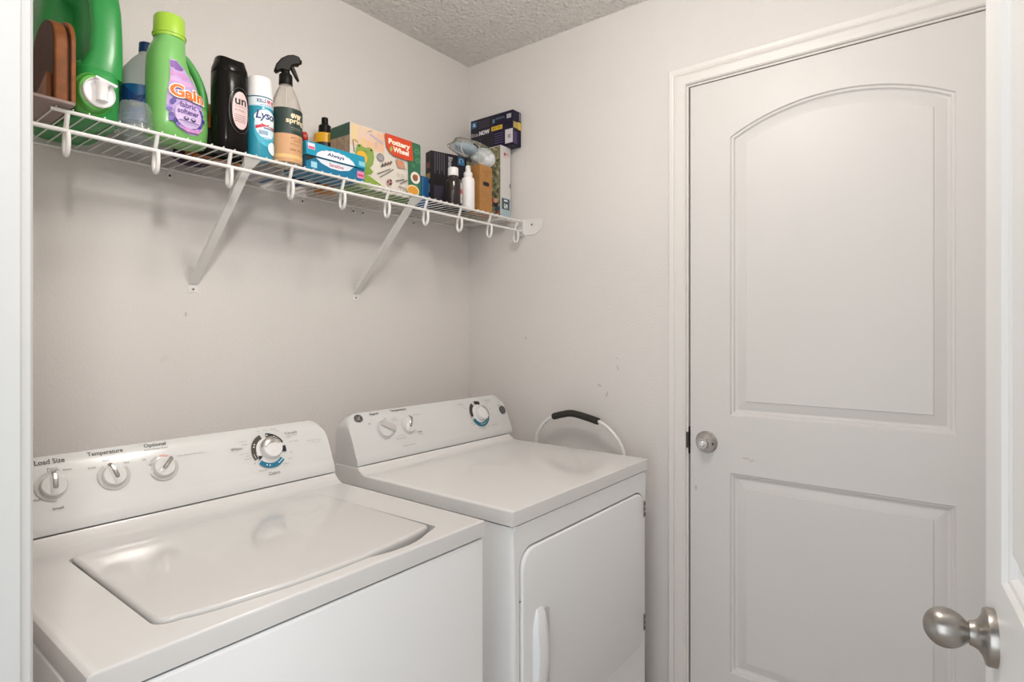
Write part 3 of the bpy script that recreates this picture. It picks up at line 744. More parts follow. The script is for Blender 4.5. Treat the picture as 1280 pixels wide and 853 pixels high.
for i, x in enumerate(ST):
    if loop0 is None:
        lp = smoothpath([(0, -0.2895, 1.7190), (0, -0.283, 1.702), (0, -0.2755, 1.683), (0, -0.2715, 1.662), (0, -0.2725, 1.648), (0, -0.2790, 1.6395), (0, -0.2875, 1.6420), (0, -0.2925, 1.6530), (0, -0.2935, 1.668), (0, -0.2920, 1.6810)], 5)
        loop0 = MB().tube(lp, 0.0044, 10).build('hanger_loop', WIREW, shelf, smooth=50); lo = loop0
    else:
        lo = loop0.copy(); COL.objects.link(lo)
    lo.location = Vector((x, 0, 0)) - Vector(shelf.location)
for o_ in [c for c in shelf.children if c.name.split('.')[0] in ('front_rail', 'hanging_rail', 'back_rail', 'middle_rail')]:
    o_.data.transform(Matrix.Translation(-Vector(shelf.location)))
for o_ in [c for c in shelf.children if c.name.startswith('cross_wire')]: o_.location.y = -shelf.location.y
def brace(xt, xb):
    """channel strut from the front rail down to the wall"""
    L = Vector(shelf.location); T = Vector((xt, -0.284, 1.7165)); B = Vector((xb, -0.006, 1.424)); d = (B - T).normalized(); q = Vector((1, 0, 0)); n = q.cross(d).normalized()
    if n.y > 0: n = -n
    m = MB(); w2 = 0.0105; dp = 0.012; th = 0.0016
    prof = [(-w2, -dp), (-w2, 0), (w2, 0), (w2, -dp), (w2 - th, -dp), (w2 - th, -th), (-w2 + th, -th), (-w2 + th, -dp)]
    m.loft([[P + q * a + n * b - L for a, b in prof] for P in (T, B)])
    m.prism([(-0.011, 0.0), (0.011, 0.0), (0.022, 0.026), (-0.022, 0.026)], -0.001, 0.001, lambda u, v, a: T + q * u - d * (v - 0.022) + n * (a + 0.001) - L)
    b = m.build('support_brace', WIREW, shelf)
    fp = MB().box(xb - 0.012, xb + 0.012, -0.0025, -0.0003, 1.402, 1.436).build('foot_plate', WIREW, b, bevel=0.0006); fp.data.transform(Matrix.Translation(-L))
    sc = MB().lathe([(0.0036, 0), (0.0030, 0.0018)], 12, axis((xb, -0.0025, 1.411), (0, -1, 0))).build('screw', PTR, b); sc.data.transform(Matrix.Translation(-L))
brace(-1.090, -1.106); brace(-0.553, -0.574)
L = Vector(shelf.location)
eb = MB(); eb.prism([(-0.262, 1.7315), (-0.375, 1.7245), (-0.386, 1.714), (-0.376, 1.690), (-0.352, 1.668), (-0.262, 1.664)], -0.0035, -0.0003, lambda u, v, a: (a, u, v))
eb.box(-0.020, -0.003, -0.2985, -0.2965, 1.668, 1.7295); eb.box(-0.020, -0.003, -0.2985, -0.262, 1.668, 1.6705)
ebo = eb.build('end_bracket', WIREW, shelf, bevel=0.0007); ebo.data.transform(Matrix.Translation(-L))
s2 = MB().lathe([(0.0042, 0), (0.0034, 0.002)], 12, axis((-0.0035, -0.331, 1.7065), (-1, 0, 0))).build('screw', PTR, ebo); s2.data.transform(Matrix.Translation(-L))
for x in (-1.165, -0.778, -0.586, -0.545, -0.310):
    m = MB().box(x - 0.007, x + 0.007, -0.0175, -0.0003, 1.7155, 1.7252); m.box(x - 0.006, x + 0.006, -0.004, -0.0003, 1.698, 1.7155)
    c = m.build('wall_clip', WIREW, shelf, bevel=0.001); c.data.transform(Matrix.Translation(-L))
    s2 = MB().lathe([(0.0034, 0), (0.0028, 0.0016)], 10, axis((x, -0.004, 1.706), (0, -1, 0))).build('screw', DARKM, c); s2.data.transform(Matrix.Translation(-L))

# ------------------------------------------------------------------ things on the shelf
def cylmap(r0, z0=0.0):
    """print map round a can of radius r0(z) or r0; u = arc from the front (-y)"""
    def f(u, v, h):
        r = (r0(v) if callable(r0) else r0) + h; R = r0(v) if callable(r0) else r0
        a = u / R; return (r * math.sin(a), -r * math.cos(a), v)
    return f
def lerp_tab(tab, z, k):
    for a, b in zip(tab[:-1], tab[1:]):
        if a[0] <= z <= b[0]:
            f = (z - a[0]) / max(1e-9, b[0] - a[0]); return a[k] + (b[k] - a[k]) * f
    return tab[0][k] if z < tab[0][0] else tab[-1][k]

# --- wooden arched plaque
wd = mat('dark_walnut', '#43200a', 0.5, spec=0.2, var=0.25, vscale=30); wl = mat('light_walnut', '#7f4a22', 0.42, spec=0.3, var=0.25, vscale=40)
wood = thing('wooden_plaque', 'dark brown wooden plaque with arched top at the left end of the wire shelf', 'plaque', (-1.4665, -0.228, SH))
def archpoly(hw, h, rise, n=14):
    pts = [(-hw, 0), (hw, 0)]
    for i in range(n + 1):
        a = PI * i / n; pts.append((hw * math.cos(a), h - rise + rise * math.sin(a)))
    return pts
wf = lambda u, v, a: (a, u, v)
MB().prism(archpoly(0.072, 0.171, 0.058), -0.017, 0.004, lambda u, v, a: (a, u - 0.003, v + 0.0065)).build('front_board', wl, wood, smooth=30, bevel=0.003)
MB().prism(archpoly(0.0700, 0.1690, 0.056), -0.0186, -0.0168, lambda u, v, a: (a, u - 0.003, v + 0.0068)).build('shaded_face', wd, wood, smooth=30, bevel=0.0006)  # thin plate added so the face reads darker than the lit edges
MB().prism(archpoly(0.070, 0.169, 0.058), 0.004, 0.008, lambda u, v, a: (a, u - 0.002, v + 0.0065)).build('groove', mat('dark_groove', '#2a160d', 0.7), wood)
MB().prism(archpoly(0.075, 0.176, 0.058), 0.008, 0.016, lambda u, v, a: (a, u - 0.002, v + 0.0065)).build('back_board', wl, wood, smooth=30, bevel=0.0015)
MB().box(-0.060, 0.012, -0.088, 0.076, 0.0, 0.0063).build('base', mat('taupe_base', '#8f7d78', 0.6), wood, bevel=0.001)
o = MB().prism([(-0.06, 0.0), (0.055, 0.0), (0.055, 0.012), (-0.06, 0.055)], -0.026, -0.017, lambda u, v, a: (a, u, v + 0.0065)).build('ledge', wl, wood, bevel=0.001)

# --- large green detergent jug with tap
gm = mat('green_hdpe', '#268a41', 0.32, var=0.05, vscale=9, coat=0.1); gl = mat('green_hdpe_light', '#62b352', 0.32)
jug = thing('detergent_jug', 'large emerald green detergent jug with white tap near the left end of the shelf', 'jug', (-1.3975, -0.160, SH))
m = MB()
tab = [(0.0, 0.040, 0.098, 0.0, 0.0), (0.006, 0.045, 0.106, 0, 0), (0.06, 0.0460, 0.109, 0, 0), (0.100, 0.0460, 0.108, 0, 0.0), (0.118, 0.0450, 0.100, 0, 0.006), (0.128, 0.030, 0.090, 0, 0.014), (0.136, 0.018, 0.086, 0.004, 0.016), (0.262, 0.018, 0.086, 0.004, 0.016), (0.276, 0.036, 0.090, 0, 0.010), (0.290, 0.044, 0.094, 0, 0.004), (0.306, 0.040, 0.078, 0, 0.0), (0.318, 0.030, 0.034, 0, 0.0)]
m.loft([sering(z, cx, cy, rx, ry, 3.2, 44) for z, rx, ry, cx, cy in tab])
m.build('body', gm, jug, smooth=60)
m = MB(); m.loft([sering(z, -0.009, cy, rx, ry, 3.0, 32) for z, rx, ry, cy in ((0.003, 0.0540, 0.066, 0.078), (0.135, 0.0580, 0.062, 0.084), (0.22, 0.0580, 0.062, 0.084), (0.285, 0.0560, 0.060, 0.080), (0.300, 0.048, 0.052, 0.076))]); m.build('rear_wall', gm, jug, smooth=60)
m = MB(); m.loft([sering(z, cx, cy, rx, ry, 2.5, 32) for z, cx, rx, ry, cy in ((0.095, 0.004, 0.042, 0.030, -0.074), (0.118, 0.008, 0.037, 0.024, -0.081), (0.145, 0.0135, 0.0300, 0.018, -0.086), (0.190, 0.0155, 0.0275, 0.0165, -0.086), (0.240, 0.0145, 0.0280, 0.018, -0.080), (0.272, 0.010, 0.032, 0.024, -0.067), (0.296, 0.004, 0.036, 0.032, -0.048))]); m.build('handle', gm, jug, smooth=60)
m = MB(); m.loft([sering(0.312, 0, 0, 0.034, 0.034, 2, 30), sering(0.319, 0, 0, 0.040, 0.040, 2, 30), sering(0.357, 0, 0, 0.038, 0.038, 2, 30)]); m.build('cap', mat('dark_green_cap', '#1f8a3f', 0.35), jug, smooth=40)
Mt = axis((-0.0150, -0.096, 0.048), (0.0, -1, -0.02)); Mt = Mt @ Matrix.Scale(0.82, 4, Mt.inverted().to_3x3() @ Vector((1, 0, 0)))
MB().lathe([(0.043, -0.012), (0.0425, 0.010), (0.040, 0.013), (0.0385, 0.010), (0.034, 0.026), (0.030, 0.028)], 40, Mt).build('spout_ring', gl, jug, smooth=40)
P0 = Vector((-0.0110, -0.1225, 0.047)); Mt = axis(P0, (0.10, -1, -0.02))
tp = MB().lathe([(0.0285, -0.002), (0.0290, 0.008), (0.0270, 0.010), (0.0255, 0.006), (0.012, 0.006)], 36, Mt).build('tap', mat('white_cap', (0.82, 0.81, 0.81), 0.35), jug, smooth=40)
P1 = P0 + Vector((0.003, -0.014, 0))
m = MB(); m.lathe([(0.0105, -0.018), (0.0105, 0.014), (0.0130, 0.017), (0.0130, 0.020)], 24, Matrix.Translation(P1))
lev = Matrix.Translation(P1 + Vector((0.006, 0, 0.0205))) @ Matrix.Rotation(math.radians(14), 4, 'Y')
m.box(-0.019, 0.019, -0.005, 0.005, 0, 0.004, lev); m.build('tap_lever', MATS['white_cap'], tp, smooth=40)
MB().lathe([(0.009, 0.0), (0.009, 0.006), (0.007, 0.008)], 20, Matrix.Translation(P1 + Vector((0.004, 0.010, 0.020)))).build('tap_button', mat('red_plastic', '#b83020', 0.4), tp, smooth=40)

# --- bleach style bottle, clear white with blue cap and label
cb = mat('frosted_plastic', (0.62, 0.63, 0.64), 0.3, trans=0.25, ior=1.2)
bl = thing('cleaner_bottle', 'frosted white bottle with dark blue cap and blue label, behind the clear cup', 'bottle', (-1.259, -0.110, SH))
m = MB(); m.loft([sering(z, 0, 0, rx, ry, 2.3) for z, rx, ry in ((0, 0.050, 0.040), (0.006, 0.055, 0.046), (0.135, 0.055, 0.046), (0.160, 0.054, 0.045), (0.190, 0.045, 0.038), (0.212, 0.030, 0.028), (0.228, 0.016, 0.016), (0.236, 0.0135, 0.0135))]); m.build('body', cb, bl, smooth=60)
MB().lathe([(0.0155, 0.232), (0.0158, 0.236), (0.0150, 0.255), (0.012, 0.257)], 24).build('cap', mat('navy_cap', '#17386f', 0.4), bl, smooth=40)
def semap(rx, ry, n):
    def f(u, v, h):
        x = u; y = -(ry + h) * (max(0.0, 1 - abs(min(1, abs(x) / (rx + h))) ** n)) ** (1 / n); return (x, y, v)
    return f
m = MB(); m.loft([sering(z, 0, 0, 0.0558, 0.0468, 2.3) for z in (0.045, 0.140)], False, False); lb = m.build('label', mat('blue_label', '#1a5f99', 0.35), bl, smooth=60)
p = Print(semap(0.0562, 0.0472, 2.3)); p.poly([(-0.055, 0.052), (-0.055, 0.138), (0.005, 0.138), (-0.03, 0.09)], '#123f7d'); p.text('CLEANER', -0.006, 0.030, 0.093, 0.099, '#d6e2ee', 0.01); p.text('fresh scent', -0.004, 0.026, 0.083, 0.088, '#d6e2ee'); p.build('lettering', lb)

# --- clear plastic cup standing upside down
clear = mat('clear_plastic', (0.93, 0.95, 0.96), 0.08, trans=0.92, ior=1.25)
cupo = thing('plastic_cup', 'small clear plastic cup upside down beside the green jug tap', 'cup', (-1.3245, -0.232, SH))
m = MB(); m.lathe([(0.0385, 0.0), (0.0385, 0.003), (0.0370, 0.004), (0.0300, 0.058), (0.0270, 0.063), (0.010, 0.064), (0.010, 0.0625), (0.0262, 0.0615), (0.0288, 0.057), (0.0356, 0.004), (0.0356, 0.0)], 32, None, False, False)
m.build('cup_wall', clear, cupo, smooth=40)
m = MB(); m.lathe([(0.0105, 0.0645), (0.0002, 0.0646)], 24, None, False, False); m.lathe([(0.0105, 0.0622), (0.0002, 0.0621)], 24, None, False, False)
for k in range(3): m.lathe([(0.0310 + 0.0022 * k, 0.047 - 0.013 * k), (0.0318 + 0.0022 * k, 0.046 - 0.013 * k), (0.0312 + 0.0022 * k, 0.045 - 0.013 * k)], 32, None, False, False)
m.build('cup_base', clear, cupo, smooth=40)

# --- light green fabric softener bottle
sg = mat('light_green_hdpe', '#77b866', 0.30, coat=0.15); cg = mat('lime_cap', '#a6cf45', 0.32)
sf = thing('softener_bottle', 'light green fabric softener bottle with lime cap and purple flower label', 'bottle', (-1.2345, -0.222, SH), math.radians(9))
GT = [(0.0, 0.056, 0.036, 0.0), (0.005, 0.062, 0.042, 0.0), (0.04, 0.0645, 0.0455, 0.0), (0.085, 0.0635, 0.0455, -0.001), (0.115, 0.0545, 0.0445, -0.0100), (0.150, 0.0440, 0.0425, -0.0205), (0.185, 0.0370, 0.039, -0.0265), (0.208, 0.0345, 0.0345, -0.024), (0.222, 0.031, 0.031, -0.020), (0.232, 0.0295, 0.0295, -0.019), (0.240, 0.0285, 0.0285, -0.019)]
m = MB(); m.loft([sering(z, cx, 0, rx, ry, 2.4, 40) for z, rx, ry, cx in GT]); m.build('body', sg, sf, smooth=60)
MB().lathe([(0.0322, 0.232), (0.0330, 0.238), (0.0345, 0.2385), (0.0345, 0.2415), (0.0322, 0.243), (0.0315, 0.278), (0.029, 0.282), (0.02, 0.282)], 36, Matrix.Translation((-0.019, 0, 0))).build('cap', cg, sf, smooth=40)
hp_ = smoothpath([(-0.004, 0, 0.212), (0.022, 0, 0.198), (0.047, 0, 0.168), (0.062, 0, 0.132), (0.0650, 0, 0.100), (0.056, 0, 0.075)], 6)
MB().tube(hp_, [0.012] * 4 + [0.0095] * (len(hp_) - 9) + [0.010, 0.011, 0.013, 0.015, 0.017], 14).build('handle', mat('mid_green_hdpe', '#4f9d52', 0.3), sf, smooth=60)
def gmap(u, v, h):
    rx = lerp_tab(GT, v, 1); ry = lerp_tab(GT, v, 2); cx = lerp_tab(GT, v, 3); q = min(0.999, abs(u - cx) / rx)
    return (u, -(ry * (1 - q ** 2.4) ** (1 / 2.4) + h), v)
p = Print(lambda u, v, h: gmap(u - 0.0075, v - 0.012, h), 0.0012, 0.0002)
LB = [(-0.034, 0.184), (-0.020, 0.186), (0.000, 0.170), (0.024, 0.143), (0.038, 0.112), (0.043, 0.080), (0.040, 0.050), (0.028, 0.031), (0.008, 0.027), (-0.014, 0.036), (-0.032, 0.058), (-0.040, 0.085), (-0.038, 0.115), (-0.034, 0.145)]
p.poly(LB, '#b79fd0', 8)
p.poly([(-0.033, 0.182), (-0.020, 0.184), (-0.004, 0.170), (-0.010, 0.164), (-0.022, 0.163), (-0.033, 0.168)], '#7d55a0', 3)
p.poly([(-0.034, 0.162), (-0.022, 0.158), (-0.006, 0.160), (0.006, 0.152), (-0.004, 0.146), (-0.034, 0.150)], '#c78cc4', 3)
p.poly([(-0.034, 0.148), (-0.010, 0.142), (0.012, 0.146), (0.022, 0.138), (0.0, 0.132), (-0.034, 0.136)], '#d6a3cf', 3)
for i in range(26):
    a = 2 * PI * i / 26; x = 0.002 + 0.036 * math.cos(a); z = 0.072 + 0.034 * math.sin(a)
    if z > 0.095 or (x > 0.03 and z > 0.088): continue
    p.ellipse(x + random.uniform(-.003, .003), z + random.uniform(-.003, .003), 0.006, 0.0045, random.choice(['#5b4a9a', '#7a63b4', '#8f7cc8', '#3f3b86', '#a48ad2']), 8, random.uniform(0, 3), 2)
p.ellipse(0.003, 0.068, 0.030, 0.029, '#c9b2dc', 24, rings=4)
p.poly([(-0.020, 0.040), (0.0, 0.031), (0.028, 0.034), (0.038, 0.048), (0.030, 0.042), (0.005, 0.038)], '#c98fc9', 3)
p.text('Gain', -0.0385, 0.0425, 0.1010, 0.1330, '#f6efe6', 0.075); p.text('Gain', -0.0365, 0.0405, 0.1030, 0.1310, '#e0701f', 0.035)
p.text('fabric', -0.018, 0.019, 0.083, 0.096, '#5a3f86', 0.02); p.text('softener', -0.022, 0.025, 0.0690, 0.0810, '#5a3f86', 0.02)
for x in (-0.004, 0.012): p.ellipse(x, 0.060, 0.0055, 0.0045, '#3d3557', 14, rings=2); p.ellipse(x, 0.0615, 0.0032, 0.0022, '#c9b2dc', 12, rings=1)
p.rect(-0.020, 0.027, 0.0530, 0.0542, '#6b5a90', 6); p.rect(-0.012, 0.022, 0.0485, 0.0492, '#8b79ae', 6)
p.build('label', sf)

# --- black scent booster bottle
bk = mat('glossy_black', (0.007, 0.006, 0.0055), 0.16, spec=0.14)
sbt = thing('scent_bead_bottle', 'glossy black bottle with wavy cap and oval pink label, right of the light green bottle', 'bottle', (-1.1265, -0.246, SH))
BT = [(0.0, 0.034, 0.030), (0.005, 0.0385, 0.034), (0.030, 0.0395, 0.035), (0.055, 0.0400, 0.0355), (0.150, 0.0400, 0.0355), (0.185, 0.0395, 0.035), (0.1865, 0.0390, 0.0345)]
m = MB(); m.loft([sering(z, 0, 0, rx, ry, 2.6, 36) for z, rx, ry in BT]); m.build('body', bk, sbt, smooth=50)
m = MB(); rr = []
for z, k in ((0.187, 0.985), (0.189, 1.0), (0.201, 0.97), (0.212, 0.88), (0.219, 0.80)):
    r = sering(z, 0, 0, 0.0395 * k, 0.035 * k, 2.6, 36)
    if z > 0.215: r = [(x, y, z_ + 0.006 * (abs(x) / 0.033) ** 2) for x, y, z_ in r]
    rr.append(r)
m.loft(rr, True, False); m.loft([rr[-1], [(x * 0.85, y * 0.85, z_ - 0.004) for x, y, z_ in rr[-1]], [(x * 0.4, y * 0.4, 0.212) for x, y, z_ in rr[-1]]], False, True)
m.build('cap', bk, sbt, smooth=50)
m = MB(); bmap = lambda u, v, h: (u, -(0.0355 + h) * (1 - min(0.999, abs(u) / 0.0400) ** 2.6) ** (1 / 2.6) - 0.0003, v)
pts = [bmap(0.008 + 0.0265 * math.cos(a), 0.098 + 0.054 * math.copysign(abs(math.sin(a)) ** 0.8, math.sin(a)), 0.0012) for a in (2 * PI * i / 40 for i in range(40))]
m.tube(pts, 0.0011, 6, closed=True); m.build('embossed_ring', mat('gloss_brown', (0.05, 0.04, 0.038), 0.2, coat=0.3), sbt, smooth=60)
p = Print(bmap, 0.0006)
p.poly([(0.0095 + 0.0205 * math.cos(a), 0.099 + 0.045 * math.copysign(abs(math.sin(a)) ** 0.8, math.sin(a))) for a in (2 * PI * i / 36 for i in range(36))], '#d9bfbd', 5)
p.text('un', -0.0050, 0.0240, 0.1120, 0.1265, '#1b1617', 0.025); p.text('stopables', -0.0050, 0.0240, 0.1060, 0.1095, '#6f5356')
p.text('IN-WASH', -0.005, 0.020, 0.0960, 0.1015, '#84686a'); 
for z in (0.089, 0.084, 0.079, 0.074): p.rect(-0.006, 0.022, z - 0.003, z - 0.0008, '#ae9090', 4)
p.build('label', sbt)

# --- disinfectant spray can
can = thing('spray_can', 'teal and white disinfectant spray can with white cap, beside the black bottle', 'spray can', (-1.0545, -0.252, SH), math.radians(3))
MB().lathe([(0.0305, 0.0), (0.0325, 0.004), (0.0325, 0.146), (0.0315, 0.150), (0.030, 0.152)], 36).build('body', mat('can_teal', '#2f93ab', 0.28, coat=0.2), can, smooth=40)
MB().lathe([(0.0325, 0.151), (0.0325, 0.156), (0.0315, 0.158), (0.0290, 0.199), (0.0265, 0.2025), (0.01, 0.2035)], 36).build('cap', MATS['white_cap'], can, smooth=40)
p = Print(cylmap(0.0325), 0.0003, 0.0001)
p.rect(-0.052, 0.052, 0.127, 0.149, '#dfeaf0', 24); p.rect(-0.052, 0.052, 0.1478, 0.1492, '#2a4f86', 24); p.rect(-0.052, 0.052, 0.125, 0.1275, '#8fc9d8', 24)
p.text('KILLS', -0.0230, -0.0020, 0.1345, 0.1440, '#243b74', 0.03); p.text('99.9%', 0.000, 0.024, 0.1325, 0.1445, '#c23440', 0.035)
p.rect(-0.016, 0.022, 0.129, 0.1305, '#5b7bb0', 8)
p.ellipse(0.000, 0.075, 0.031, 0.047, '#3fb0c8', 32, rings=6)
p.ellipse(0.000, 0.083, 0.0285, 0.037, '#cfe5ee', 32, rings=6); p.ellipse(0.000, 0.099, 0.0300, 0.0195, '#eef3f8', 32, rings=6)
p.arc(0.000, 0.099, 0.0290, 0.0302, 20, 160, '#2a5f9a', 18, 0.66)
p.text('Lysol', -0.0260, 0.0270, 0.0885, 0.1150, '#1f3572', 0.022, 0.18, 0.0, 0.92)
p.poly([(-0.027, 0.077), (-0.012, 0.083), (0.006, 0.084), (0.030, 0.080), (0.030, 0.074), (0.006, 0.078), (-0.010, 0.077), (-0.026, 0.069)], '#c5354a', 4)
p.rect(-0.008, 0.024, 0.0715, 0.0740, '#2f3f74', 8); p.rect(-0.019, 0.002, 0.056, 0.066, '#8fa6bd', 6)
p.rect(-0.016, 0.022, 0.048, 0.0495, '#6aa0bd', 8); p.rect(-0.016, 0.022, 0.041, 0.0425, '#6aa0bd', 8); p.ellipse(0.016, 0.026, 0.014, 0.016, '#dcecf2', 20, rings=4)
p.build('label', can)

# --- trigger spray bottle with dark green and peach label
tsp = thing('trigger_bottle', 'clear spray bottle with black trigger head and dark green over peach label', 'spray bottle', (-0.9815, -0.250, SH), math.radians(-5))
tcl = mat('tinted_clear', (0.80, 0.76, 0.70), 0.10, trans=0.75, ior=1.25)
BTt = [(0.0, 0.035), (0.004, 0.039), (0.010, 0.0405), (0.135, 0.0405), (0.150, 0.0385), (0.175, 0.031), (0.195, 0.023), (0.207, 0.0165), (0.213, 0.0145), (0.220, 0.0145)]
MB().lathe([(r, z) for z, r in BTt], 36).build('body', tcl, tsp, smooth=40)
MB().lathe([(0.0004, 0.012), (0.0355, 0.0121), (0.0375, 0.016), (0.0375, 0.126), (0.0004, 0.1262)], 28).build('liquid', mat('pale_liquid', (0.80, 0.66, 0.48), 0.2), tsp, smooth=40)
MB().lathe([(0.041, 0.004), (0.0411, 0.018)], 36, None, False, False).build('bottom_band', mat('peach_band', '#cf9a68', 0.45), tsp, smooth=60)
p = Print(cylmap(0.0408), 0.0004, 0.0001)
p.rect(-0.075, 0.075, 0.006, 0.078, '#c99a70', 40); p.rect(-0.075, 0.075, 0.076, 0.142, '#20332d', 40); p.rect(-0.075, 0.075, 0.014, 0.023, '#dfb878', 40)
p.text('ever', -0.006, 0.026, 0.1165, 0.1290, '#ecd9b4', 0.03); p.text('spring', -0.018, 0.034, 0.1000, 0.1165, '#ecd9b4', 0.03)
p.rect(-0.006, 0.026, 0.0915, 0.0928, '#8a947f', 8); p.rect(-0.004, 0.024, 0.0870, 0.0880, '#7c8773', 8)
p.text('glass + surface', -0.006, 0.028, 0.0640, 0.0685, '#7d5637'); p.text('streak free', 0.002, 0.026, 0.0580, 0.0615, '#7d5637')
p.rect(-0.008, 0.030, 0.0500, 0.0509, '#a87b54', 8); p.text('citrus', -0.008, 0.008, 0.0340, 0.0385, '#7d5637'); p.text('23 oz', 0.012, 0.028, 0.0340, 0.0385, '#7d5637')
p.build('label', tsp)
blk = mat('trigger_black', (0.008, 0.007, 0.006), 0.40, spec=0.16)
MB().lathe([(0.0165, 0.212), (0.0172, 0.214), (0.0165, 0.238), (0.0150, 0.240)], 28).build('collar', blk, tsp, smooth=40)
hd = MB(); th_ = Matrix.Rotation(math.radians(-14), 4, 'Z') @ Matrix.Diagonal((0.86, 1.0, 1.0, 1.0))
prof = [(-0.034, 0.2455), (-0.026, 0.2400), (-0.014, 0.2480), (0.010, 0.2480), (0.016, 0.2640), (0.030, 0.2700), (0.0385, 0.2705), (0.042, 0.278), (0.0405, 0.2900), (0.034, 0.2935), (0.020, 0.2945), (0.004, 0.2900), (-0.014, 0.2790), (-0.028, 0.2620)]
hd.prism(prof, -0.0105, 0.0105, lambda u, v, a: th_ @ Vector((u, a, v))); hd.lathe([(0.0115, 0.236), (0.0105, 0.250)], 20)
hd.build('spray_head', blk, tsp, smooth=35, bevel=0.003)
MB().prism([(0.013, 0.262), (0.020, 0.267), (0.027, 0.258), (0.034, 0.243), (0.039, 0.2300), (0.035, 0.2295), (0.026, 0.240), (0.018, 0.252)], -0.006, 0.006, lambda u, v, a: th_ @ Vector((u, a, v))).build('trigger', blk, tsp, smooth=35, bevel=0.0015)
MB().lathe([(0.0062, 0), (0.0062, 0.004), (0.003, 0.005)], 14, axis(th_ @ Vector((0.041, 0, 0.282)), th_ @ Vector((1, 0, 0)))).build('nozzle', blk, tsp, smooth=30)
MB().tube([(0, 0, 0.02), (0, 0, 0.214)], 0.0022, 8).build('dip_tube', mat('clear_tube', (0.8, 0.8, 0.78), 0.3), tsp, smooth=50)

# --- navy aerosol with red cap, behind the teal carton
nav = thing('navy_bottle', 'navy blue bottle with grey neck and red cap, mostly hidden behind the teal carton', 'bottle', (-0.857, -0.105, SH))
MB().lathe([(0.026, 0), (0.028, 0.004), (0.028, 0.118), (0.022, 0.130), (0.014, 0.134)], 28).build('body', mat('navy_plastic', '#1c2c66', 0.35), nav, smooth=40)
MB().lathe([(0.0135, 0.132), (0.0135, 0.150), (0.010, 0.153)], 20).build('neck', mat('grey_plastic', '#9c9490', 0.4), nav, smooth=40)
MB().lathe([(0.006, 0), (0.017, 0.001), (0.017, 0.012), (0.012, 0.015)], 24, axis((0.010, -0.006, 0.140), (0.9, -0.35, 0.1))).build('cap', MATS['red_plastic'], nav, smooth=40)

# --- teal carton of liners
tl = mat('teal_card', '#148fae', 0.38); td = mat('teal_card_dark', '#0e6f95', 0.4)
tea = thing('teal_carton', 'long teal cardboard carton with white oval logo lying at the shelf front', 'carton', (-0.848, -0.222, SH))
MB().box(-0.094, 0.094, -0.060, 0.048, 0.0, 0.036).build('tray', td, tea, bevel=0.0008)
tf = Matrix.Rotation(math.radians(-2.0), 4, 'Y')
m = MB(); m.prism([(-0.0655, 0.0365), (-0.061, 0.0735), (0.050, 0.0735), (0.050, 0.0365)], -0.096, 0.094, lambda u, v, a: (a, u, v)); lid_o = m.build('lid', tl, tea, bevel=0.001)
MB().prism([(-0.0950, 0.0200), (-0.0955, 0.0365), (-0.062, 0.0365), (-0.074, 0.0300)], -0.0612, -0.0604, lambda u, v, a: (u, a, v)).build('slot_shade', GAPSHADE, tea)  # thin black plate painting the shade of a slot
p = Print(lambda u, v, h: (u, -0.0655 + (v - 0.0365) * 0.1216 - h - 0.0002, v), 0.0003, 0.0001)
el = [(-0.006 + 0.062 * math.cos(PI * i / 20) * 1.0, 0.0372 + 0.024 * math.sin(PI * i / 20) * (1 + 0.10 * (i % 2))) for i in range(21)]
p.poly(el, '#d8dde4', 4); p.poly([(x * 0.72 + 0.000, 0.038 + (z - 0.0372) * 0.86) for x, z in el], '#eef1f4', 4)
p.text('Always', -0.034, 0.022, 0.0420, 0.0560, '#2b3a78', 0.03, 0.2)
p.rect(-0.0915, -0.070, 0.0520, 0.0690, '#d5d9e2'); p.rect(-0.0905, -0.071, 0.0535, 0.0600, '#d8547e'); p.rect(0.070, 0.092, 0.0420, 0.0560, '#7fc3d6')
p.build('lid_print', lid_o)
p = Print(lambda u, v, h: (u, -0.060 - h, v), 0.0003, 0.0001)
p.poly([(-0.066, 0.0345), (0.056, 0.0345), (0.040, 0.021), (0.012, 0.0150), (-0.020, 0.0155), (-0.048, 0.023)], '#d9e0e8', 3)
p.text('Sensitive', -0.024, 0.022, 0.0200, 0.0300, '#b23a52', 0.02); p.rect(-0.080, -0.062, 0.006, 0.022, '#9fd0de'); p.rect(0.068, 0.092, 0.008, 0.028, '#d987ac'); p.rect(0.070, 0.090, 0.014, 0.020, '#c2396d')
p.build('tray_print', tea)

# --- yellow and black mist bottle
ym = thing('mist_bottle', 'small black-topped mist bottle with yellow band, left of the pottery kit box', 'bottle', (-0.7475, -0.078, SH))
yel = mat('yellow_label', '#e2a81e', 0.4)
MB().lathe([(0.030, 0), (0.033, 0.004), (0.033, 0.150), (0.0325, 0.150)], 30).build('body', mat('amber_orange', '#c27a1c', 0.35), ym, smooth=40)
MB().lathe([(0.0336, 0.02), (0.0336, 0.149)], 30, None, False, False).build('black_label', mat('label_black', (0.02, 0.02, 0.02), 0.45), ym, smooth=60)
MB().lathe([(0.0334, 0.1495), (0.0334, 0.176), (0.030, 0.180), (0.016, 0.183), (0.0155, 0.186)], 30).build('yellow_band', yel, ym, smooth=40)
MB().lathe([(0.0185, 0.184), (0.0195, 0.187), (0.0185, 0.207), (0.0125, 0.212), (0.0105, 0.214), (0.0098, 0.232), (0.007, 0.234)], 24).build('spray_top', blk, ym, smooth=35)

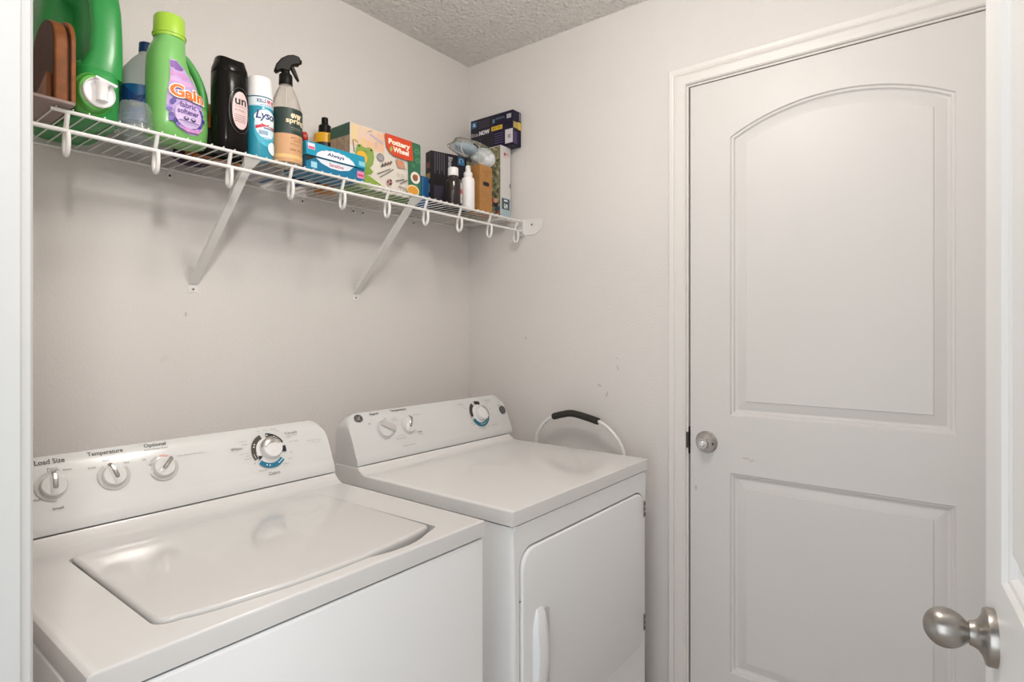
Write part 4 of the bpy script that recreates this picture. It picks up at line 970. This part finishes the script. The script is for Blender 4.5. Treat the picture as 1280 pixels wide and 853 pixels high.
# --- pottery kit box
pw = thing('pottery_kit_box', 'pottery wheel craft kit box with a green frog on white and a red banner', 'box', (-0.6245, -0.1765, SH + 0.0008))
BX, BY, BH = 0.1375, 0.0485, 0.1855
wh = mat('card_white', '#d9d2c6', 0.42)
MB().box(-BX, BX, -BY, BY, 0, BH).build('carton', wh, pw, bevel=0.002)
F = lambda u, v, h: (u + 0.6245, -BY - h, v - SH)     # u,v given as room x,z
p = Print(F, 0.0003, 0.00012)
p.rect(-0.760, -0.636, 1.846, 1.9105, '#dcc3aa'); p.rect(-0.757, -0.736, 1.855, 1.905, '#e2c796'); p.rect(-0.720, -0.680, 1.862, 1.892, '#e0bfb0'); p.rect(-0.664, -0.638, 1.852, 1.906, '#e2b698'); p.rect(-0.724, -0.706, 1.835, 1.876, '#e4c08e'); p.rect(-0.702, -0.668, 1.850, 1.872, '#e3bb94')
p.line(-0.700, 1.898, -0.682, 1.906, 0.0016, '#55506a'); p.line(-0.690, 1.893, -0.640, 1.877, 0.007, '#b9b1bf'); p.line(-0.668, 1.876, -0.668, 1.858, 0.006, '#b9b1bf'); p.line(-0.753, 1.862, -0.748, 1.826, 0.0035, '#7d6a5c'); p.line(-0.748, 1.864, -0.735, 1.858, 0.003, '#9c7a60')
p.poly([(-0.762, 1.777), (-0.722, 1.778), (-0.646, 1.7475), (-0.690, 1.730), (-0.762, 1.730)], '#86a33c', 2); p.poly([(-0.747, 1.785), (-0.730, 1.7795), (-0.646, 1.7490), (-0.655, 1.7540)], '#efe9da', 2)
p.poly([(-0.745, 1.822), (-0.742, 1.842), (-0.736, 1.853), (-0.725, 1.854), (-0.718, 1.849), (-0.706, 1.848), (-0.696, 1.852), (-0.686, 1.852), (-0.678, 1.844), (-0.675, 1.826), (-0.680, 1.803), (-0.692, 1.790), (-0.712, 1.787), (-0.732, 1.793)], '#86a04e', 4)
p.ellipse(-0.721, 1.816, 0.0205, 0.0195, '#e0ae33', 22); p.ellipse(-0.731, 1.848, 0.0032, 0.0026, '#26251d', 10, rings=1); p.ellipse(-0.687, 1.845, 0.0036, 0.0028, '#26251d', 10, rings=1); p.line(-0.714, 1.838, -0.701, 1.836, 0.0015, '#4d5a30')
p.poly([(-0.735, 1.786), (-0.708, 1.793), (-0.690, 1.790), (-0.680, 1.782), (-0.686, 1.772), (-0.708, 1.770)], '#7fa03a', 2)
p.ellipse(-0.651, 1.832, 0.0145, 0.0125, '#85827f', 22); p.ellipse(-0.651, 1.832, 0.0105, 0.0088, '#9c9996', 18)
for i in range(4): p.line(-0.648 + i * 0.011, 1.803 + i * 0.005, -0.642 + i * 0.011, 1.815 + i * 0.005, 0.0055, ['#5d4f4a', '#4a4442', '#a8604c', '#5d4f4a'][i])
p.line(-0.645, 1.806, -0.606, 1.828, 0.004, '#6b5a54')
for a, b, c, d in ((-0.665, 1.778, -0.612, 1.805), (-0.655, 1.770, -0.600, 1.806)): p.line(a, b, c, d, 0.0025, '#5f5a58')
for a, b, c, d in ((-0.592, 1.771, -0.556, 1.783), (-0.573, 1.766, -0.543, 1.783)): p.line(a, b, c, d, 0.0035, '#6f6560')
p.poly([(-0.592, 1.841), (-0.560, 1.840), (-0.550, 1.817), (-0.583, 1.815)], '#b98f78', 2); p.poly([(-0.586, 1.837), (-0.565, 1.836), (-0.559, 1.824), (-0.580, 1.822)], '#d58a66', 2)
for x in (-0.582, -0.565): p.arc(x, 1.793, 0.0042, 0.0052, 0, 360, '#8a8580', 14); 
for i in range(6): p.ellipse(-0.617 + 0.008 * math.cos(i), 1.762 + 0.007 * math.sin(i * 1.1), 0.0035, 0.005, '#3c3038' if i % 2 else '#c87f86', 10, i, 1)
p.line(-0.580, 1.757, -0.550, 1.753, 0.0035, '#8d8a88')
p.poly([(-0.528, 1.9105), (-0.490, 1.9105), (-0.4875, 1.900), (-0.4875, 1.730), (-0.538, 1.730), (-0.542, 1.850)], '#2f6b4a', 3)
for cx, cz, r in ((-0.503, 1.885, 0.012), (-0.500, 1.855, 0.011), (-0.520, 1.835, 0.008), (-0.508, 1.770, 0.008)): p.ellipse(cx, cz, r, r * 0.8, '#4d8a68', 16); p.ellipse(cx, cz, r * 0.6, r * 0.45, '#37774f', 14)
p.ellipse(-0.5115, 1.797, 0.0205, 0.0195, '#e9e2d6', 24); p.ellipse(-0.512, 1.797, 0.012, 0.011, '#8a5a40', 16); p.ellipse(-0.506, 1.803, 0.006, 0.005, '#b8563e', 12)
p.ellipse(-0.522, 1.7545, 0.0270, 0.0175, '#e9cfa0', 24); p.ellipse(-0.522, 1.7530, 0.0220, 0.0140, '#d9972f', 24)
p.poly([(-0.638, 1.911), (-0.527, 1.911), (-0.5215, 1.849), (-0.552, 1.846), (-0.600, 1.848), (-0.620, 1.856), (-0.632, 1.872)], '#cf4420', 3)
p.text('Pottery', -0.624, -0.5345, 1.8770, 1.8985, '#f4ead8', 0.05); p.text('Wheel', -0.606, -0.5405, 1.8600, 1.8770, '#f4ead8', 0.05)
p.poly([(-0.6135, 1.8765), (-0.6075, 1.866), (-0.6105, 1.8585), (-0.6165, 1.8585), (-0.6195, 1.866)], '#9cb05a', 2)
p.build('front_artwork', pw)
p = Print(lambda u, v, h: (-BX - h, u, v), 0.0003, 0.0001)
p.rect(-0.0480, 0.0480, 0.004, 0.150, mat('wood_print', '#a98d74', 0.45, var=0.25, vscale=60))
p.poly([(-0.048, 0.148), (0.048, 0.150), (0.048, 0.178), (0.040, 0.184), (-0.048, 0.1850)][::-1], '#2c5540', 3)
for i in range(5): p.rect(-0.040 + i * 0.018, -0.039 + i * 0.018, 0.004, 0.147, '#8a6f58')
p.build('side_artwork', pw)
p = Print(lambda u, v, h: (u, v, -h), 0.0002, 0.0001); p.rect(-BX + 0.002, BX - 0.002, -BY + 0.002, BY - 0.002, '#6f9a52'); p.rect(-0.05, 0.06, -0.02, 0.02, '#a8b878'); p.build('bottom_artwork', pw)

# --- small blue box
bb = thing('blue_box', 'plain small blue box standing right of the pottery kit box', 'box', (-0.4025, -0.128, SH))
MB().box(-0.024, 0.024, -0.042, 0.042, 0, 0.106).build('carton', mat('blue_card', '#24598a', 0.45), bb, bevel=0.001)
p = Print(lambda u, v, h: (u, -0.042 - h, v)); p.rect(-0.022, -0.016, 0.004, 0.102, '#3a74a8'); p.build('edge_print', bb)

# --- black test-kit box standing on end
kb_ = thing('black_test_kit', 'black test kit box standing on end behind the white-capped dark bottle', 'box', (-0.396, -0.184, SH), math.radians(-16))
bc = mat('black_card', (0.014, 0.012, 0.015), 0.45, spec=0.3)
MB().box(0.0, 0.146, 0.0, 0.040, 0, 0.199).build('carton', bc, kb_, bevel=0.0015)
p = Print(lambda u, v, h: (u, -h, v), 0.0003, 0.0001)
p.text('BinaxNOW', 0.030, 0.110, 0.140, 0.160, '#b9b6ba', 0.015, 0, -PI / 2) if False else p.text('BinaxNOW', 0.038, 0.118, 0.1390, 0.1570, '#b9b6ba', 0.015, 0, -PI / 2)
p.rect(0.108, 0.136, 0.1660, 0.1950, '#356a96'); p.arc(0.122, 0.1805, 0.006, 0.0095, -30, 240, '#9cc0dc', 14)
for i in range(5): p.rect(0.014 + i * 0.009, 0.018 + i * 0.009, 0.120 + (i % 2) * 0.012, 0.195, '#4e4a54')
p.rect(0.012, 0.050, 0.012, 0.080, '#35303f')
p.build('front_print', kb_)
p = Print(lambda u, v, h: (-h, 0.040 - u, v), 0.0003, 0.0001)
p.rect(0.006, 0.034, 0.10, 0.122, '#a58a3c'); p.rect(0.006, 0.034, 0.055, 0.085, '#8b8790'); p.rect(0.006, 0.034, 0.140, 0.160, '#6e3a34'); p.build('spine_print', kb_)

# --- dark bottle with white cap
db = thing('dark_bottle', 'dark brown medicine bottle with white screw cap and red-striped label, on the shelf front', 'bottle', (-0.3600, -0.256, SH))
MB().lathe([(0.028, 0), (0.0305, 0.004), (0.0305, 0.078), (0.028, 0.088), (0.016, 0.097), (0.0145, 0.106)], 30).build('body', mat('dark_amber', (0.018, 0.011, 0.009), 0.18, coat=0.3), db, smooth=40)
MB().lathe([(0.0178, 0.104), (0.0182, 0.106), (0.0178, 0.130), (0.016, 0.132)], 30).build('cap', MATS['white_cap'], db, smooth=40)
p = Print(cylmap(0.0306), 0.0003); p.rect(0.004, 0.060, 0.008, 0.078, '#cfc8c2', 20); p.rect(0.004, 0.060, 0.040, 0.056, '#b03a2c', 20); p.rect(0.008, 0.05, 0.022, 0.026, '#8a8480', 10); p.build('label', db)

# --- white pump mist bottle
ws = thing('white_spray_bottle', 'slim white pump spray bottle in front of the brown kraft box', 'spray bottle', (-0.2860, -0.2580, SH))
MB().lathe([(0.0215, 0), (0.0235, 0.003), (0.0235, 0.100), (0.0215, 0.109), (0.0140, 0.116), (0.0135, 0.119)], 28).build('body', MATS['white_cap'], ws, smooth=40)
MB().lathe([(0.0155, 0.117), (0.0158, 0.128), (0.0145, 0.131), (0.0095, 0.134), (0.0088, 0.152), (0.0070, 0.155)], 24).build('pump', MATS['white_cap'], ws, smooth=35)
MB().lathe([(0.0014, 0), (0.0014, 0.0008)], 8, axis((-0.004, -0.0083, 0.1475), (-0.4, -1, 0))).build('spray_hole', GAPSHADE, ws)
p = Print(cylmap(0.0236)); 
for i in range(7): p.rect(0.010, 0.022, 0.030 + i * 0.009, 0.0315 + i * 0.009, '#c3bcb8', 5)
p.build('label', ws)

# --- kraft box
kr = thing('kraft_box', 'tall brown kraft cardboard box with a black slot, standing at the shelf front', 'box', (-0.2025, -0.2415, SH))
kf = mat('kraft_card', '#a97842', 0.6, var=0.08, vscale=40)
MB().box(-0.034, 0.034, -0.0285, 0.0285, 0, 0.172).build('carton', kf, kr, bevel=0.001)
p = Print(lambda u, v, h: (u, -0.0285 - h, v), 0.0003)
p.poly(rrect(-0.017, 0.018, 0.098, 0.113, 0.0072, 4), '#14110f', 2); p.text('fragile care', -0.016, 0.020, 0.146, 0.151, '#6b4722'); p.text('x 24', -0.004, 0.010, 0.134, 0.139, '#6b4722'); p.arc(0.0, 0.060, 0.014, 0.0148, 0, 360, '#93683a', 22)
p.build('print', kr)

# --- tall puzzle box with white spine
tb = thing('tall_white_box', 'tall flat box with white spine and floral side, standing against the right wall', 'box', (-0.0510, -0.138, SH))
fl = mat('floral_print', '#7d7a52', 0.4)
nt = fl.node_tree; b_ = nt.nodes['Principled BSDF']; tcn = nt.nodes.new('ShaderNodeTexCoord')
nz = nt.nodes.new('ShaderNodeTexNoise'); nz.inputs['Scale'].default_value = 62; nz.inputs['Detail'].default_value = 2.5; rp = nt.nodes.new('ShaderNodeValToRGB')
nt.links.new(tcn.outputs['Object'], nz.inputs['Vector'])
rp.color_ramp.elements[0].position = 0.33; rp.color_ramp.elements[0].color = (*hexl('#3a3d2b'), 1); rp.color_ramp.elements[1].position = 0.68; rp.color_ramp.elements[1].color = (*hexl('#b9b08e'), 1)
for ps, hx in ((0.43, '#5f6244'), (0.50, '#8d8963'), (0.56, '#6a6a4a'), (0.62, '#a39b78')):
    e_ = rp.color_ramp.elements.new(ps); e_.color = (*hexl(hx), 1)
nt.links.new(nz.outputs['Fac'], rp.inputs['Fac']); nt.links.new(rp.outputs['Color'], b_.inputs['Base Color'])
MB().box(-0.030, 0.030, -0.103, 0.110, 0, 0.285).build('carton', mat('spine_white', '#d4d0ce', 0.4), tb, bevel=0.0012)
p = Print(lambda u, v, h: (-0.030 - h, -u, v), 0.0003, 0.0001); p.rect(-0.108, 0.100, 0.003, 0.282, fl)
for i in range(22): p.ellipse(0.098 - random.random() * 0.10, 0.010 + random.random() * 0.105, random.uniform(.006, .014), random.uniform(.006, .013), random.choice(['#c4564a', '#b8423c', '#2c2a2c', '#8f3a34', '#3c4a66', '#d8a08a']), 10, random.random(), 1)
p.build('side_artwork', tb)
p = Print(lambda u, v, h: (u, -0.103 - h, v), 0.0003, 0.0001)
p.rect(-0.0295, 0.0295, 0.002, 0.085, '#a9bcc4'); p.rect(-0.0250, 0.0220, 0.040, 0.082, '#47565e'); p.text('15', -0.018, 0.016, 0.0500, 0.0720, '#dfe5e8', 0.03, 0, -PI / 2)
p.poly([(-0.014, 0.254), (-0.007, 0.262), (0.0, 0.254), (-0.007, 0.246)], '#a8343a', 1); p.rect(0.002, 0.020, 0.250, 0.253, '#c98a8e'); p.rect(0.002, 0.016, 0.256, 0.259, '#c98a8e'); p.rect(-0.014, 0.008, 0.242, 0.244, '#c98a8e')
p.rect(0.022, 0.028, 0.128, 0.146, '#6e6e72'); p.build('spine_print', tb)

# --- test kit box lying on the tall box
nb = thing('purple_test_kit', 'dark purple test kit box with yellow tag, lying on top of the tall white box', 'box', (-0.0310, -0.1705, SH + 0.2855))
pc = mat('purple_card', '#1c1730', 0.42, spec=0.3, var=0.2, vscale=6)
MB().box(-0.026, 0.027, -0.110, 0.108, 0, 0.135).build('carton', pc, nb, bevel=0.003)
Yb = -0.1705; Zb = SH + 0.2855
p = Print(lambda u, v, h: (-0.026 - h, u - Yb, v - Zb), 0.0003, 0.0001)
def pr_(ya, yb_, za, zb_, m_): p.poly([(ya, za), (ya, zb_), (yb_, zb_), (yb_, za)], m_, 1)
pr_(-0.066, -0.186, 2.020, 2.142, '#191722'); pr_(-0.069, -0.097, 2.114, 2.139, '#2f5f86')
def ptx(t, ya, yb_, za, zb_, m_, bold=0.0, sh=0.0):
    p._m(m_); vs_, fs_, a0, a1, b0, b1 = text_mesh(t, bold, sh, 1.0)
    p._add([p.fn(ya + (x - a0) / (a1 - a0) * (yb_ - ya), za + (y - b0) / (b1 - b0) * (zb_ - za), p.h) for x, y in vs_], fs_)
ptx('a', -0.076, -0.090, 2.120, 2.134, '#9cc0dc', 0.04)
ptx('Binax', -0.068, -0.108, 2.0785, 2.0945, '#a5a2ac', 0.015); ptx('NOW', -0.110, -0.165, 2.0785, 2.0960, '#d8d5dc', 0.06)
pr_(-0.174, -0.229, 2.083, 2.0995, '#d9b52c'); ptx('SELF TEST', -0.179, -0.224, 2.0870, 2.0955, '#3a3320', 0.02)
pr_(-0.243, -0.281, 2.021, 2.075, '#cfcbd0'); pr_(-0.251, -0.273, 2.117, 2.134, '#a9a6ae'); pr_(-0.256, -0.270, 2.040, 2.055, '#9a979c')
ptx('COVID-19 Ag', -0.196, -0.240, 2.120, 2.131, '#6b7f8e', 0.02); pr_(-0.180, -0.192, 2.113, 2.128, '#5d7c88')
for i in range(4): pr_(-0.105, -0.165, 2.108 + i * 0.008, 2.111 + i * 0.008, '#4c4456')
for i in range(5): pr_(-0.190, -0.236, 2.030 + i * 0.009, 2.033 + i * 0.009, '#574a72')
for i in range(3): pr_(-0.075, -0.125, 2.040 + i * 0.010, 2.043 + i * 0.010, '#3d3c4c')
p.build('front_print', nb)
p = Print(lambda u, v, h: (u, -0.110 - h, v), 0.0003, 0.0001); p.rect(-0.022, 0.0, 0.006, 0.052, '#4a3560'); p.rect(-0.024, 0.026, 0.066, 0.090, '#b8a25a'); p.rect(0.004, 0.022, 0.064, 0.094, '#d9b94a'); p.rect(0.012, 0.022, 0.10, 0.13, '#7d7a86'); p.build('end_print', nb)

# --- plastic bag rolled up on the kraft box
bg = thing('plastic_bag', 'rolled clear plastic bag with white and blue lining, lying on the kraft box', 'bag', (-0.216, -0.240, SH + 0.1735))
def lump(rx, ry, rz, cx, cy, cz, seed, N=28, K=14, amp=0.14):
    rnd = random.Random(seed); ph = [(rnd.uniform(2, 6), rnd.uniform(2, 6), rnd.uniform(0, 6)) for _ in range(6)]; m = MB(); rings = []
    for i in range(1, K):
        a = -PI / 2 + PI * i / K; r = []
        for j in range(N):
            b = 2 * PI * j / N; d = 1 + amp * sum(math.sin(p_ * a + q_ * b + s_) for p_, q_, s_ in [(pp[0], round(pp[1]), pp[2]) for pp in ph]) / 3
            z = cz + rz * math.sin(a) * d
            r.append((cx + rx * math.cos(a) * math.cos(b) * d, cy + ry * math.cos(a) * math.sin(b) * d, max(z, 0.001)))
        rings.append(r)
    return m.loft(rings)
lump(0.058, 0.036, 0.034, 0.032, 0.0, 0.0355, 3, amp=0.07).build('lining', mat('white_blue_lining', '#dfe3e6', 0.45, var=0.15, vscale=45, bump=1.0, bscale=110, bdist=0.006), bg, smooth=70)
lump(0.056, 0.026, 0.016, -0.062, 0.000, 0.0495, 5, amp=0.09).build('blue_roll', mat('blue_film', '#a9bccb', 0.35, bump=0.5, bscale=60), bg, smooth=70)
lump(0.120, 0.040, 0.038, -0.022, 0.000, 0.0480, 9, amp=0.05).build('wrap', mat('grey_film', (0.86, 0.87, 0.85), 0.10, trans=0.95, ior=1.06), bg, smooth=70)
for k in range(1):
    MB().tube(smoothpath([(-0.100 + 0.03 * k, -0.030, 0.008), (-0.118 + 0.035 * k, -0.030, 0.032), (-0.100 + 0.035 * k, -0.026, 0.062), (-0.055 + 0.03 * k, -0.020, 0.074), (0.00 + 0.02 * k, -0.016, 0.075)], 6), 0.0014, 6).build('film_fold', mat('film_edge', (0.62, 0.62, 0.58), 0.3), bg, smooth=60)

# --- things at the back of the shelf, seen through the wires
ob = thing('orange_carton', 'orange and brown carton lying behind the black bottle, seen through the wires', 'carton', (-1.115, -0.148, SH))
MB().box(-0.058, 0.052, -0.036, 0.036, 0, 0.130).build('carton', mat('orange_brown_card', '#b06a28', 0.45, var=0.4, vscale=28), ob, bevel=0.001)
p = Print(lambda u, v, h: (u, v, -h), 0.0002, 0.0001); p.rect(-0.05, 0.045, -0.03, 0.03, mat('brown_underside', '#7d4a28', 0.5, var=0.45, vscale=45)); p.ellipse(0.010, -0.012, 0.020, 0.012, '#cfa9a2'); p.build('bottom_print', ob)
p = Print(lambda u, v, h: (u, -0.036 - h, v), 0.0003, 0.0001); p.rect(-0.058, 0.05, 0.0, 0.072, '#2a2422'); p.rect(-0.057, -0.045, 0.010, 0.064, '#cdbfae'); p.build('front_print', ob)
pp = thing('purple_pouch', 'dark purple packet at the back of the shelf behind the light green bottle', 'packet', (-1.135, -0.058, SH))
lump(0.060, 0.034, 0.040, 0, 0, 0.0405, 12, amp=0.06).build('pouch', mat('purple_film', '#2f2140', 0.3), pp, smooth=70)
wb = thing('white_tub', 'white carton at the back of the shelf behind the spray can, seen through the wires', 'carton', (-0.975, -0.078, SH))
MB().box(-0.048, 0.048, -0.055, 0.055, 0, 0.10).build('carton', mat('white_card', '#c9c4c2', 0.5, var=0.06, vscale=20), wb, bevel=0.001)
p = Print(lambda u, v, h: (u, v, -h), 0.0002, 0.0001); p.rect(-0.040, 0.0, -0.045, 0.02, '#a9a6b4'); p.rect(0.02, 0.045, -0.03, 0.04, '#2b5a80'); p.build('bottom_print', wb)

# localize meshes that were written in room coordinates is not needed here: shelf things use local coordinates

# ------------------------------------------------------------------ small scuffs on wall and doors
SL = mat('scuff_pale', (0.55, 0.52, 0.49), 0.6)
SC = mat('scuff_grey', (0.42, 0.385, 0.36), 0.6)
p = Print(lambda u, v, h: (u, -h, v), 0.0003); p.ellipse(-1.124, 1.343, 0.0035, 0.0075, SL, 10); p.build('scuff_mark', bpy.data.objects['wall_back'])
p = Print(lambda u, v, h: (-h, u, v), 0.0003)
for y, z, ry, rz, ro, m_ in ((-0.655, 1.075, 0.004, 0.012, 0.3, SL), (-0.697, 1.170, 0.003, 0.009, -0.3, SL), (-0.695, 1.203, 0.006, 0.002, 0.6, SL), (-0.300, 1.270, 0.004, 0.006, 0.2, SL), (-0.625, 1.105, 0.009, 0.004, 0.5, SL), (-0.885, 0.475, 0.002, 0.003, 0.0, SC)):
    p.ellipse(y, z, ry, rz, m_, 10, ro, 1)
p.build('scuff_mark', bpy.data.objects['wall_right'])
p = Print(lambda u, v, h: (0.003 - h, u, v), 0.0003)
for y, z, ry, rz, ro, m_ in ((-1.125, 0.913, 0.012, 0.0025, 0.1, SL), (-1.142, 0.908, 0.009, 0.0022, -0.5, SL), (-0.972, 0.800, 0.004, 0.008, 0.0, SL)): p.ellipse(y, z, ry, rz, m_, 10, ro, 1)
p.build('scuff_mark', door_1)
